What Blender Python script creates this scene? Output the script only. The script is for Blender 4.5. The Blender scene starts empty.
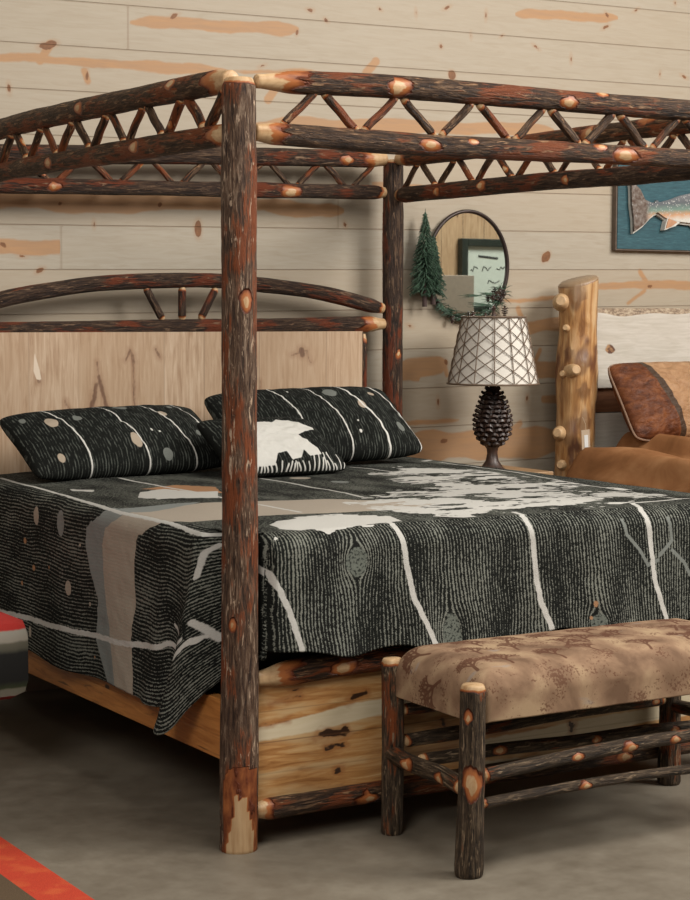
import bpy, bmesh, math, random
import numpy as np
from mathutils import Vector, Matrix
random.seed(7)
PI = math.pi
scene = bpy.context.scene
COL = scene.collection

# ------------------------------------------------------------------ camera
F, YAW, PIT, ROL, CX, CY, CZ = 1868.721137, 0.547472, 0.0764, 0.004558, -2.378011, -4.453273, 1.487835
W, L, H = 1.877, 2.15, 2.10          # bed post spacing and post height
FW = np.array([math.sin(YAW)*math.cos(PIT), math.cos(YAW)*math.cos(PIT), -math.sin(PIT)])
_r = np.array([math.cos(YAW), -math.sin(YAW), 0.0]); _u = np.cross(_r, FW)
RT = math.cos(ROL)*_r+math.sin(ROL)*_u; UP = -math.sin(ROL)*_r+math.cos(ROL)*_u
CAM = np.array([CX, CY, CZ])
cd = bpy.data.cameras.new('camera'); cam = bpy.data.objects.new('camera', cd); COL.objects.link(cam)
cd.sensor_fit = 'VERTICAL'; cd.sensor_height = 36; cd.lens = 36*F/900; cd.clip_end = 100
cam.matrix_world = Matrix(((RT[0], UP[0], -FW[0], CX), (RT[1], UP[1], -FW[1], CY), (RT[2], UP[2], -FW[2], CZ), (0, 0, 0, 1)))
scene.camera = cam

# ------------------------------------------------------------------ world, lights, exposure
wd = bpy.data.worlds.new('world'); scene.world = wd; wd.use_nodes = True
wd.node_tree.nodes['Background'].inputs[0].default_value = (1.0, 0.93, 0.84, 1)
wd.node_tree.nodes['Background'].inputs[1].default_value = 0.10
def area(name, loc, target, size, power, col):
    ld = bpy.data.lights.new(name, 'AREA'); ld.shape = 'RECTANGLE'; ld.size = size[0]; ld.size_y = size[1]
    ld.energy = power; ld.color = col
    o = bpy.data.objects.new(name, ld); COL.objects.link(o); o.location = loc
    o.rotation_euler = (Vector(target)-Vector(loc)).to_track_quat('-Z', 'Y').to_euler()
    return o
area('ceiling_light_key', (4.4, -2.6, 4.3), (1.6, 1.9, 0.9), (2.5, 2.5), 370, (1.0, 0.965, 0.91))
area('ceiling_light_top', (0.6, -1.8, 4.6), (0.9, 0.7, 0), (2.4, 2.4), 110, (1.0, 0.95, 0.88))
area('fill_light_partition', (6.2, -.2, 3.9), (5.6, -2.3, 1.3), (1.2, 1.2), 110, (1.0, 0.95, 0.88))  # added fill lamp, brightens the partition that the mirror reflects
area('fill_light_front', (-3.9, -4.0, 3.9), (0.6, 0.5, 0.5), (2.0, 2.0), 175, (1.0, 0.955, 0.89))  # added fill from camera left, lifts the bed's left side and foot
vs = scene.view_settings
vs.view_transform = 'Standard'; vs.look = 'None'; vs.gamma = 1; vs.exposure = 0.0; vs.use_curve_mapping = False

# ------------------------------------------------------------------ helpers
def at(px, py, ax, val):
    d = FW+RT*(px-345)/F+UP*(450-py)/F
    return CAM+d*((val-CAM[ax])/d[ax])

def vn(x, y, seed=0):
    """smooth value noise 0..1"""
    x = np.asarray(x, float); y = np.asarray(y, float)
    xi = np.floor(x); yi = np.floor(y); fx = x-xi; fy = y-yi
    fx = fx*fx*(3-2*fx); fy = fy*fy*(3-2*fy)
    def h(a, b):
        v = np.sin(a*127.1+b*311.7+seed*74.7)*43758.5453
        return v-np.floor(v)
    return (h(xi, yi)*(1-fx)+h(xi+1, yi)*fx)*(1-fy)+(h(xi, yi+1)*(1-fx)+h(xi+1, yi+1)*fx)*fy
def fbm(x, y, seed=0, o=3):
    s = 0; a = .5; t = 0
    for i in range(o):
        s = s+a*vn(x*2**i, y*2**i, seed+i*13); t += a; a *= .5
    return s/t
def sstep(a, b, x):
    t = np.clip((x-a)/(b-a), 0, 1); return t*t*(3-2*t)
def poly_sd(px, py, pts):
    """signed distance, positive inside the polygon"""
    d = np.full(px.shape, 1e9); ins = np.zeros(px.shape, bool)
    n = len(pts)
    for i in range(n):
        ax, ay = pts[i]; bx, by = pts[(i+1) % n]
        ex, ey = bx-ax, by-ay; l = ex*ex+ey*ey+1e-12
        t = np.clip(((px-ax)*ex+(py-ay)*ey)/l, 0, 1)
        d = np.minimum(d, (px-ax-t*ex)**2+(py-ay-t*ey)**2)
        c = ((ay > py) != (by > py)) & (px < (bx-ax)*(py-ay)/(by-ay+1e-12)+ax)
        ins ^= c
    d = np.sqrt(d); return np.where(ins, d, -d)
def line_sd(px, py, pts, w):
    d = np.full(px.shape, 1e9)
    for (ax, ay), (bx, by) in zip(pts[:-1], pts[1:]):
        ex, ey = bx-ax, by-ay; l = ex*ex+ey*ey+1e-12
        t = np.clip(((px-ax)*ex+(py-ay)*ey)/l, 0, 1)
        d = np.minimum(d, (px-ax-t*ex)**2+(py-ay-t*ey)**2)
    return w-np.sqrt(d)
def ell_sd(px, py, cx, cy, rx, ry):
    e = np.sqrt(((px-cx)/rx)**2+((py-cy)/ry)**2)
    return (1-e)*min(rx, ry)

def mesh(name, V, Fc, mat, parent=None, smooth=True, attrs=None, origin=None):
    V = np.asarray(V, float)
    if origin is None:
        origin = tuple(parent['_w']) if parent is not None else (0, 0, 0)
    V = V-np.asarray(origin)
    me = bpy.data.meshes.new(name); me.from_pydata(V.tolist(), [], Fc.tolist() if isinstance(Fc, np.ndarray) else Fc); me.update()
    if smooth: me.polygons.foreach_set('use_smooth', [True]*len(me.polygons))
    if attrs:
        for k, v in attrs.items():
            v = np.asarray(v, np.float32)
            if v.ndim == 1:
                a = me.attributes.new(k, 'FLOAT', 'POINT'); a.data.foreach_set('value', v)
            else:
                a = me.attributes.new(k, 'FLOAT_VECTOR', 'POINT'); a.data.foreach_set('vector', v.ravel())
    for m in (mat if isinstance(mat, (list, tuple)) else [mat]): me.materials.append(m)
    o = bpy.data.objects.new(name, me); COL.objects.link(o)
    if parent is not None:
        o.parent = parent; pw = parent['_w']; o.location = (origin[0]-pw[0], origin[1]-pw[1], origin[2]-pw[2])
    else: o.location = origin
    o['_w'] = list(origin)
    return o
def empty(name, loc):
    o = bpy.data.objects.new(name, None); COL.objects.link(o); o.location = loc; o.empty_display_size = .05
    o['_w'] = list(loc); return o
def tag(o, label, cat, group=None, kind=None):
    o['label'] = label; o['category'] = cat
    if group: o['group'] = group
    if kind: o['kind'] = kind
    return o
def struct(o): o['kind'] = 'structure'; return o

class MB:
    """collects shapes into one mesh"""
    def __init__(s): s.v = []; s.f = []; s.a = {}; s.mi = []
    def add(s, V, Fc):
        b = len(s.v); s.v += [tuple(map(float, p)) for p in V]; s.f += [tuple(int(i)+b for i in q) for q in Fc]; return s
    def box(s, lo, hi, bev=0.0, rot=None, piv=None):
        bm = bmesh.new(); bmesh.ops.create_cube(bm, size=1)
        for v in bm.verts:
            v.co = Vector([(lo[i]+hi[i])/2+v.co[i]*(hi[i]-lo[i]) for i in range(3)])
        if bev: bmesh.ops.bevel(bm, geom=bm.edges[:], offset=bev, segments=2, affect='EDGES', profile=.5)
        if rot is not None:
            piv = Vector(piv if piv is not None else [(lo[i]+hi[i])/2 for i in range(3)])
            for v in bm.verts: v.co = rot @ (v.co-piv)+piv
        bm.verts.index_update()
        s.add([v.co[:] for v in bm.verts], [[v.index for v in f.verts] for f in bm.faces]); bm.free(); return s
    def tube(s, pts, r, n=8, caps=True):
        P = [Vector(p) for p in pts]; m = len(P)
        R = r if isinstance(r, (list, tuple)) else [r]*m
        t0 = (P[1]-P[0]).normalized(); a = t0.orthogonal().normalized(); V = []
        for i in range(m):
            t = (P[min(i+1, m-1)]-P[max(i-1, 0)]).normalized()
            a = (a-t*a.dot(t)).normalized(); b = t.cross(a)
            for k in range(n):
                th = 2*PI*k/n; V.append(P[i]+(a*math.cos(th)+b*math.sin(th))*R[i])
        Fc = [[i*n+k, i*n+(k+1) % n, (i+1)*n+(k+1) % n, (i+1)*n+k] for i in range(m-1) for k in range(n)]
        if caps: Fc += [list(range(n))[::-1], [(m-1)*n+k for k in range(n)]]
        return s.add(V, Fc)
    def lathe(s, prof, c, n=32):
        V = []; m = len(prof)
        for (r, z) in prof:
            for k in range(n): V.append((c[0]+r*math.cos(2*PI*k/n), c[1]+r*math.sin(2*PI*k/n), c[2]+z))
        Fc = [[i*n+k, i*n+(k+1) % n, (i+1)*n+(k+1) % n, (i+1)*n+k] for i in range(m-1) for k in range(n)]
        if prof[0][0] > 1e-4: Fc.append(list(range(n))[::-1])
        if prof[-1][0] > 1e-4: Fc.append([(m-1)*n+k for k in range(n)])
        return s.add(V, Fc)
    def build(s, name, mat, parent=None, smooth=True, origin=None, attrs=None):
        o = mesh(name, s.v, s.f, mat, parent, smooth, attrs, origin)
        if smooth:
            o.data.set_sharp_from_angle(angle=math.radians(38))
        return o

# ------------------------------------------------------------------ material helpers
class NM:
    def __init__(s, name):
        s.m = bpy.data.materials.new(name); s.m.use_nodes = True; s.t = s.m.node_tree; s.n = s.t.nodes
        s.b = s.n['Principled BSDF']
    def link(s, a, b): s.t.links.new(a, b)
    def node(s, typ, **k):
        nd = s.n.new(typ)
        for a, v in k.items(): setattr(nd, a, v)
        return nd
    def setin(s, sock, v):
        if hasattr(v, 'is_output'): s.link(v, sock)
        else: sock.default_value = v
    def attr(s, name, vec=False):
        nd = s.node('ShaderNodeAttribute', attribute_name=name); return nd.outputs['Vector' if vec else 'Fac']
    def obj(s): return s.node('ShaderNodeTexCoord').outputs['Object']
    def map(s, v, scale=(1, 1, 1), loc=(0, 0, 0), rot=(0, 0, 0)):
        nd = s.node('ShaderNodeMapping'); s.link(v, nd.inputs[0]); nd.inputs['Scale'].default_value = scale
        nd.inputs['Location'].default_value = loc; nd.inputs['Rotation'].default_value = rot; return nd.outputs[0]
    def noise(s, v, scale=5, det=4, rough=.55, dist=0, col=False):
        nd = s.node('ShaderNodeTexNoise'); s.link(v, nd.inputs['Vector']); nd.inputs['Scale'].default_value = scale
        nd.inputs['Detail'].default_value = det; nd.inputs['Roughness'].default_value = rough; nd.inputs['Distortion'].default_value = dist
        return nd.outputs['Color' if col else 'Fac']
    def voro(s, v, scale=5, out='Distance', feat='F1', rnd=1):
        nd = s.node('ShaderNodeTexVoronoi', feature=feat); s.link(v, nd.inputs['Vector']); nd.inputs['Scale'].default_value = scale
        nd.inputs['Randomness'].default_value = rnd
        return nd.outputs[out]
    def math(s, op, a, b=0.0, c=0.0, clamp=False):
        nd = s.node('ShaderNodeMath', operation=op, use_clamp=clamp)
        s.setin(nd.inputs[0], a); s.setin(nd.inputs[1], b)
        if len(nd.inputs) > 2: s.setin(nd.inputs[2], c)
        return nd.outputs[0]
    def step(s, v, a, b):
        nd = s.node('ShaderNodeMapRange', interpolation_type='SMOOTHSTEP'); s.link(v, nd.inputs[0])
        nd.inputs[1].default_value = a; nd.inputs[2].default_value = b; return nd.outputs[0]
    def ramp(s, v, stops, interp='LINEAR'):
        nd = s.node('ShaderNodeValToRGB'); cr = nd.color_ramp; cr.interpolation = interp
        while len(cr.elements) < len(stops): cr.elements.new(.5)
        for e, (p, c) in zip(cr.elements, stops): e.position = p; e.color = (*c, 1)
        s.setin(nd.inputs[0], v); return nd.outputs[0]
    def mix(s, f, a, b, mode='MIX'):
        nd = s.node('ShaderNodeMix', data_type='RGBA', blend_type=mode); s.setin(nd.inputs[0], f)
        for i, v in ((6, a), (7, b)):
            if hasattr(v, 'is_output'): s.link(v, nd.inputs[i])
            else: nd.inputs[i].default_value = (*v, 1)
        return nd.outputs[2]
    def bump(s, h, st=.5, dist=.01):
        nd = s.node('ShaderNodeBump'); nd.inputs['Strength'].default_value = st; nd.inputs['Distance'].default_value = dist
        s.link(h, nd.inputs['Height']); s.link(nd.outputs[0], s.b.inputs['Normal'])
    def fin(s, col, rough=.6, metal=0, spec=None, sheen=0):
        s.setin(s.b.inputs['Base Color'], col if hasattr(col, 'is_output') else (*col, 1)); s.setin(s.b.inputs['Roughness'], rough)
        s.b.inputs['Metallic'].default_value = metal
        if spec is not None: s.b.inputs['Specular IOR Level'].default_value = spec
        if sheen: s.b.inputs['Sheen Weight'].default_value = sheen; s.b.inputs['Sheen Roughness'].default_value = .5
        return s.m
def flat(name, col, rough=.6, metal=0, var=.15, scale=30, sheen=0):
    n = NM(name); v = n.noise(n.obj(), scale, 3)
    c = n.ramp(v, [(.3, tuple(x*(1-var) for x in col)), (.7, tuple(min(1, x*(1+var)) for x in col))])
    return n.fin(c, rough, metal, sheen=sheen)

# bark: coordinates run along each log; 'peel' is how far the bark is off
def bark(name, dark, mid, light, red=.35, redcol=(.16, .035, .012), gloss=.5, lo=.36):
    n = NM(name); lc = n.attr('lc', True); pe = n.attr('peel')
    fine = n.noise(n.map(lc, (1, 1, .11)), 130, 5, .7, .5)
    big = n.noise(n.map(lc, (1, 1, .35)), 14, 3, .5)
    fl = n.noise(n.map(lc, (1, 1, .16), (3, 1, 7)), 95, 4, .7, .6)
    c = n.ramp(fine, [(.36, dark), (.52, mid), (.68, light)])
    c = n.mix(n.step(n.math('ADD', big, n.math('MULTIPLY', n.math('SUBTRACT', fine, .5), .5)), .60-red*.3, .70-red*.3), c, n.mix(fine, (redcol[0]*.4, redcol[1]*.4, redcol[2]*.4), (redcol[0]*1.7, redcol[1]*1.7, redcol[2]*1.7)))
    c = n.mix(n.step(fl, .58, .66), c, tuple(min(1, x*1.5) for x in light))
    pn = n.math('ADD', pe, n.math('MULTIPLY', n.math('SUBTRACT', n.noise(n.map(lc, (1, 1, .35)), 38, 4), .5), .62))
    inner = n.mix(n.step(pn, .42, .62), (.12, .028, .010), (.33, .11, .034))
    wood = n.ramp(n.noise(n.map(lc, (1, 1, .1)), 60, 4), [(.3, (.36, .21, .10)), (.7, (.56, .39, .22))])
    c = n.mix(n.step(pn, lo, lo+.05), c, inner)
    ring = n.math('SINE', n.math('MULTIPLY', n.math('ADD', pe, n.math('MULTIPLY', big, .25)), 55))
    wood = n.mix(n.math('MULTIPLY', n.step(ring, .2, .9), .14), wood, (.25, .11, .04))
    c = n.mix(n.step(pn, .66, .74), c, wood)
    ba = n.math('SUBTRACT', 1, n.step(pn, lo, lo+.1))
    n.bump(n.math('MULTIPLY', n.math('ADD', fine, n.math('MULTIPLY', fl, .7)), ba), 1.0, .010)
    return n.fin(c, n.math('ADD', gloss, n.math('MULTIPLY', ba, .15)), spec=.28)
M = {}
M['bark_post'] = bark('hickory_bark_post', (.024, .012, .008), (.100, .055, .032), (.30, .215, .15), .34, (.17, .045, .014), .55)
M['bark_rail'] = bark('hickory_bark_rail', (.010, .005, .003), (.052, .026, .013), (.19, .110, .058), .28, (.15, .038, .010), .40)
M['bark_dark'] = bark('hickory_bark_dark', (.009, .005, .004), (.042, .022, .013), (.13, .080, .048), .24, (.12, .026, .008), .45)
M['bark_bench'] = bark('bench_bark', (.012, .008, .005), (.055, .035, .020), (.17, .120, .075), .04, (.16, .04, .010), .5)

def log(name, pts, r, mat, parent, r1=None, n=24, ds=.012, pale=(.06, .06), tap=(.05, .05), tapr=.72, knots=(), autok=0, wob=.05, seed=None, peelbase=0, bend=0, extra=None):
    """one round log along pts with bark, peeled ends and oval knots. knots: (s, angle, size)"""
    seed = random.randint(0, 9999) if seed is None else seed
    rng = random.Random(seed)
    P = np.array(pts, float)
    if len(P) == 2:
        P = np.array([P[0]+(P[1]-P[0])*t for t in (0, .25, .5, .75, 1)])
        if bend:
            for i in (1, 2, 3): P[i] += np.array([rng.uniform(-bend, bend) for _ in range(3)])
    Q = np.vstack([2*P[0]-P[1], P, 2*P[-1]-P[-2]]); S = []
    for i in range(1, len(Q)-2):
        for t in np.linspace(0, 1, 16, endpoint=False):
            S.append(.5*((2*Q[i])+(-Q[i-1]+Q[i+1])*t+(2*Q[i-1]-5*Q[i]+4*Q[i+1]-Q[i+2])*t*t+(-Q[i-1]+3*Q[i]-3*Q[i+1]+Q[i+2])*t**3))
    S.append(P[-1]); S = np.array(S)
    al = np.concatenate([[0], np.cumsum(np.linalg.norm(np.diff(S, axis=0), axis=1))]); Lg = al[-1]
    m = max(4, int(Lg/ds)+1); s = np.linspace(0, Lg, m)
    C = np.stack([np.interp(s, al, S[:, k]) for k in range(3)], 1)
    T = np.gradient(C, axis=0); T /= np.linalg.norm(T, axis=1)[:, None]
    a = np.cross(T[0], (0, 0, 1.0));
    if np.linalg.norm(a) < .2: a = np.cross(T[0], (0, 1.0, 0))
    a /= np.linalg.norm(a); A = []
    for i in range(m):
        a = a-T[i]*np.dot(a, T[i]); a /= np.linalg.norm(a); A.append(a)
    A = np.array(A); B = np.cross(T, A)
    th = np.linspace(0, 2*PI, n, endpoint=False)
    SS, TH = np.meshgrid(s, th, indexing='ij')
    r1 = r if r1 is None else r1
    RR = r+(r1-r)*SS/Lg
    RR = RR*(1+wob*2*(vn(SS*5+seed, TH*0+.3, seed)-.5)+wob*.9*(fbm(SS*16+seed, np.cos(TH)*1.5+3, seed)-.5)+wob*.9*(fbm(SS*16+seed, np.sin(TH)*1.5+9, seed)-.5))
    pe = np.full(SS.shape, float(peelbase))
    ks = list(knots)
    for _ in range(autok): ks.append((rng.uniform(.12, .95)*Lg, rng.uniform(0, 2*PI), rng.uniform(.5, .95)*r))
    for (k, ang, sz) in ks:
        dth = (TH-ang+PI) % (2*PI)-PI
        e = np.sqrt(((SS-k)/(sz*1.7))**2+(dth*r/sz)**2)
        pe = np.maximum(pe, .96-.5*e*(1+.35*math.sin(k*40)*np.sign(SS-k))); RR = RR+sz*.22*np.exp(-e*e*1.2)
    for d, pl, tp in ((SS, pale[0], tap[0]), (Lg-SS, pale[1], tap[1])):
        if pl > 0: pe = np.maximum(pe, 1.0-.5*d/pl*(1+.5*(vn(TH*1.3, TH*0, seed+5)-.5)))
        if tp > 0: RR = RR*(tapr+(1-tapr)*sstep(0, 1, d/tp))
    if extra is not None: pe, RR = extra(SS, TH, pe, RR)
    V = C[:, None, :]+A[:, None, :]*(RR*np.cos(TH))[..., None]+B[:, None, :]*(RR*np.sin(TH))[..., None]
    lc = np.stack([RR*np.cos(TH)+seed % 97, RR*np.sin(TH), SS], -1)
    Vl = [V.reshape(-1, 3)]; ll = [lc.reshape(-1, 3)]; pl = [pe.ravel()]
    i = np.arange(m-1)[:, None]*n; k = np.arange(n)[None, :]; k2 = (k+1) % n
    Fc = np.stack([i+k, i+k2, i+n+k2, i+n+k], -1).reshape(-1, 4).tolist()
    base = m*n
    for e, sg in ((0, -1), (m-1, 1)):       # chamfered end caps
        ring = C[e]+(V[e]-C[e])*.88+T[e]*sg*r*.10
        Vl += [ring, (C[e]+T[e]*sg*r*.12)[None]]
        ll += [lc[e], lc[e][:1]]; pv = 1.0 if (pale[0] if e == 0 else pale[1]) > 0 else peelbase
        pl += [np.full(n, pv), np.full(1, pv)]
        for q in range(n):
            q2 = (q+1) % n; o0 = e*n
            if sg < 0: Fc += [[o0+q2, o0+q, base+q, base+q2], [base+q2, base+q, base+n]]
            else: Fc += [[o0+q, o0+q2, base+q2, base+q], [base+q, base+q2, base+n]]
        base += n+1
    o = mesh(name, np.vstack(Vl), Fc, mat, parent, True, {'lc': np.vstack(ll), 'peel': np.concatenate(pl)}, origin=tuple(P[0]))
    return o

# milled boards: attribute 'bc' = (along grain, across, thickness), random tint per board
def boards(name, along, dark, light, knot=(.12, .05, .02), width=.14, streak=.5, rough=.45, gaps=True, tint=.25, pale=None, grain=1.0):
    n = NM(name); bc = n.attr('bc', True)
    sx = n.node('ShaderNodeSeparateXYZ'); n.link(bc, sx.inputs[0])
    v = n.math('DIVIDE', sx.outputs[1], width); fl = n.math('FLOOR', v)
    cb = n.node('ShaderNodeCombineXYZ'); n.link(n.math('ADD', sx.outputs[0], n.math('MULTIPLY', fl, 3.7)), cb.inputs[0]); n.link(sx.outputs[1], cb.inputs[1]); n.link(fl, cb.inputs[2])
    p = cb.outputs[0]
    g = n.noise(n.map(p, (.9, 9, 1)), 7*grain, 5, .6, .6)
    c = n.ramp(g, [(.28, dark), (.55, tuple((a*.4+b*.6) for a, b in zip(dark, light))), (.75, light)])
    wn = n.node('ShaderNodeTexWhiteNoise', noise_dimensions='1D'); n.link(fl, wn.inputs['W'])
    if pale: c = n.mix(n.step(wn.outputs[0], .55, .75), c, n.mix(g, tuple(x*.8 for x in pale), pale))
    st = n.noise(n.map(p, (1.0, 7, 1), (4, 2, 0)), 4.2, 4, .55, 1.0)
    c = n.mix(n.math('MULTIPLY', n.step(st, .60, .72), streak), c, knot)
    kd = n.voro(n.map(p, (1.0, 2.2, 1)), 4.3)
    kr = n.math('ADD', kd, n.math('MULTIPLY', n.noise(p, 60, 2), .06))
    c = n.mix(n.step(kr, .13, .085), c, knot)
    c = n.mix(n.math('MULTIPLY', wn.outputs[0], tint), c, tuple(x*.55 for x in light))
    fr = n.math('FRACT', v); ed = n.math('MINIMUM', fr, n.math('SUBTRACT', 1, fr))
    if gaps:
        c = n.mix(n.step(ed, .014, .006), c, tuple(x*.25 for x in knot))
    n.bump(n.math('ADD', g, n.math('MULTIPLY', n.step(ed, .0, .02), 2)), .25, .002)
    return n.fin(c, rough)
def board_obj(name, lo, hi, mat, parent, al, ac, bev=.003, origin=None, tilt=None, off=0.0):
    b = MB().box(lo, hi, bev); V = np.array(b.v)
    if tilt is not None: V = tilt(V)
    bc = np.stack([V[:, al]+off, V[:, ac], V[:, 3-al-ac]], 1)
    return mesh(name, V, b.f, mat, parent, False, {'bc': bc}, origin)
def refine_box(name, lo, hi, mat, parent, al, ac, **k): return board_obj(name, lo, hi, mat, parent, al, ac, **k)

# ================================================================== THE SETTING
YW = 2.27
TILT = .014
def build_wall():
    x0, x1 = -4.0, 8.0; z0, z1 = 0.0, 3.6
    xs = np.arange(x0, x1+.001, .008)
    xs = np.concatenate([np.arange(x0, -.1, .05), np.arange(-.1, 3.95, .0085), np.arange(3.95, x1+.01, .05)])
    seams = [.97+.17*k for k in range(-6, 17)]
    zz = []
    for s0 in seams:
        zz += [s0-.0025, s0-.0012, s0+.0012, s0+.0025]
        if s0 < .6: zz += list(np.linspace(s0+.02, s0+.15, 4))
        else: zz += list(np.linspace(s0+.009, s0+.161, 19))
    zz = np.array(sorted(z for z in zz if z > -.06))
    X, Z = np.meshgrid(xs, zz, indexing='ij')
    Zw = Z+TILT*(X-2.2)
    dep = np.zeros(X.shape)
    rowi = np.floor((Z-.97)/.17).astype(int)
    fr = (Z-.97)/.17-np.floor((Z-.97)/.17+1e-9)
    near = np.abs(((Z-.97)/.17+.5) % 1-.5)*.17
    dep = np.where(near < .0015, .0025, 0)
    # butt joints
    def w(px, py): q = at(px, py, 1, YW); return q[0], q[2]-TILT*(q[0]-2.2)
    joints = [w(128, 20), w(61, 245), w(338, 212), w(640, 480)]
    jn = np.zeros(X.shape)-1
    for jx, jz in joints:
        k = int(math.floor((jz-.97)/.17))
        jn = np.maximum(jn, np.where((rowi == k), .0045-np.abs(X-jx), -1))
    rx, rz = X, Z
    st = np.full(X.shape, -1.0); kn = np.full(X.shape, -1.0)
    wob = (fbm(X*6, Z*8, 3)-.5)*.05+(fbm(X*40, Z*60, 5)-.5)*.008
    def band(pa, pb, hh, taper=True, row=None):
        nonlocal st
        (xa, za), (xb, zb) = w(*pa), w(*pb); h = hh/248.
        t = (X-xa)/(xb-xa); zc = za+(zb-za)*t
        hw = h*(np.clip(np.minimum(t, 1-t)*8, 0, 1)**.5 if taper else 1)*(1+.5*(vn(X*7, X*0, hh)-.5))
        d = hw-np.abs(Z-zc+wob*.6)
        d = np.where((t < 0) | (t > 1), -.05, d)
        if row: d = np.where(rowi == int(math.floor(((za+zb)/2-.97)/.17)), d, -.05)
        st = np.maximum(st, d)
    band((128, 20), (300, 31), 7, True, 1); band((-30, 55), (232, 72), 5); band((232, 70), (330, 74), 2)
    band((514, 13), (619, 19), 6); band((250, 122), (555, 131), 8, True)
    band((-40, 199), (222, 203), 9, False); band((222, 203), (345, 212), 7, True); band((-20, 247), (60, 247), 7, False, 1)
    band((400, 370), (447, 366), 10, True); band((400, 372), (420, 372), 11, False)
    band((395, 449), (562, 441), 16, False, 1); band((515, 327), (566, 324), 7); band((528, 371), (566, 369), 8, False)
    band((590, 287), (720, 285), 5, True); band((540, 398), (562, 400), 4); band((500, 300), (560, 296), 2)
    band((395, 425), (460, 421), 3); band((370, 185), (450, 190), 4)
    def spur(a, b, wd):
        nonlocal st
        st = np.maximum(st, line_sd(X, Z-wob*.4, [w(*a), w(*b)], wd))
    spur((40, 60), (50, 44), .018); spur((84, 70), (88, 80), .014); spur((640, 270), (650, 286), .013); spur((628, 303), (645, 290), .010)
    spur((518, 310), (524, 326), .014); spur((530, 372), (540, 350), .012); spur((278, 85), (268, 100), .02); spur((376, 62), (366, 74), .02)
    spur((444, 362), (447, 374), .012); spur((442, 452), (445, 434), .012); spur((510, 432), (520, 424), .016)
    K = [(9, 88, 5), (310, 10, 3.5), (326, 20, 3), (380, 9, 2.5), (416, 13, 3), (447, 8, 3.5), (486, 15, 4), (606, 27, 4), (607, 15, 4), (441, 46, 4), (536, 47, 3.5), (571, 59, 4),
         (471, 36, 2.5), (660, 74, 2.5), (684, 77, 3.5), (546, 257, 7), (94, 224, 3), (198, 229, 8), (40, 270, 4.5), (3, 245, 4), (22, 256, 3), (527, 398, 4), (438, 402, 5),
         (410, 326, 2.5), (444, 441, 5), (446, 362, 5), (48, 45, 6), (87, 76, 5), (174, 16, 4), (262, 66, 3), (297, 32, 4), (452, 75, 6), (560, 448, 3), (345, 225, 4), (590, 320, 4), (650, 286, 4), (675, 3, 3), (502, 36, 2), (636, 10, 2.5), (160, 205, 4), (60, 204, 3), (530, 96, 3)]
    for kx, ky, ks in K:
        qx, qz = w(kx, ky); r = ks/248.*(.62 if ks < 6 else .85)
        ca, sa = math.cos(kx*1.7)*.5+.9, math.sin(kx*2.3)*.5; dx_ = X-qx; dz_ = Z-qz+sa*(X-qx)+(fbm(X*60, Z*60, 4)-.5)*.012; kn = np.maximum(kn, ell_sd(dx_, dz_, 0, 0, r*1.25*ca, r*.85/ca**.5))
    rk = random.Random(3)
    for _ in range(46):     # the boards beyond the photographed stretch have knots too
        qx = rk.uniform(-3.8, 7.8); qz = rk.uniform(.2, 3.5)
        if -.05 < qx < 3.85 and .6 < qz < 2.9: continue
        r = rk.uniform(.015, .035); kn = np.maximum(kn, ell_sd(X, Z, qx, qz, r*1.2, r))
        if rk.random() < .4:
            hl = rk.uniform(.3, .8); st = np.maximum(st, np.where(np.abs(X-qx) < hl, .022-np.abs(Z-qz+wob*.6)-.02*np.abs(X-qx)/hl, -1))
    V = np.stack([X, YW+dep, np.clip(Zw, 0, 3.62)], -1).reshape(-1, 3)
    nx, nz = X.shape
    i = np.arange(nx-1)[:, None]*nz; k = np.arange(nz-1)[None, :]
    Fc = np.stack([i+k, i+nz+k, i+nz+k+1, i+k+1], -1).reshape(-1, 4)
    n = NM('knotty_pine_boards')
    co = n.node('ShaderNodeTexCoord').outputs['Object']
    bi = n.attr('row'); s_ = n.attr('st'); k_ = n.attr('kn'); j_ = n.attr('seam')
    cb = n.node('ShaderNodeCombineXYZ'); n.link(bi, cb.inputs[1]); n.link(n.math('MULTIPLY', bi, 5.3), cb.inputs[0])
    ad = n.node('ShaderNodeVectorMath', operation='ADD'); n.link(co, ad.inputs[0]); n.link(cb.outputs[0], ad.inputs[1])
    g = n.noise(n.map(ad.outputs[0], (1.1, 1, 12)), 6, 5, .55, .9)
    c = n.ramp(g, [(.3, (.335, .285, .218)), (.5, (.365, .318, .250)), (.75, (.39, .345, .278))])
    wn = n.node('ShaderNodeTexWhiteNoise', noise_dimensions='1D'); n.link(bi, wn.inputs['W'])
    c = n.mix(n.math('MULTIPLY', wn.outputs[0], .55), c, (.375, .295, .205))
    sf = n.math('ADD', s_, n.math('MULTIPLY', n.math('SUBTRACT', n.noise(n.map(co, (1, 1, 4)), 30, 3), .5), .006))
    c = n.mix(n.math('MULTIPLY', n.step(sf, -.004, .006), n.math('ADD', .55, n.math('MULTIPLY', g, .45))), c, n.mix(g, (.30, .135, .048), (.45, .245, .105)))
    c = n.mix(n.math('MULTIPLY', n.step(k_, -.012, 0), .30), c, (.36, .19, .09))
    c = n.mix(n.step(k_, -.0015, .0015), c, n.mix(n.noise(co, 60, 3), (.09, .038, .016), (.27, .12, .05)))
    c = n.mix(n.math('MULTIPLY', n.step(j_, -.002, .0015), .34), c, (.16, .09, .045))
    n.bump(g, .12, .002)
    m = n.fin(c, .55, spec=.3)
    sm = np.maximum(jn, .0022-near)
    o = mesh('wall_back', V, Fc, m, None, False, {'st': st.ravel(), 'kn': kn.ravel(), 'seam': sm.ravel(), 'row': rowi.ravel().astype(float)})
    struct(o)
build_wall()

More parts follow.
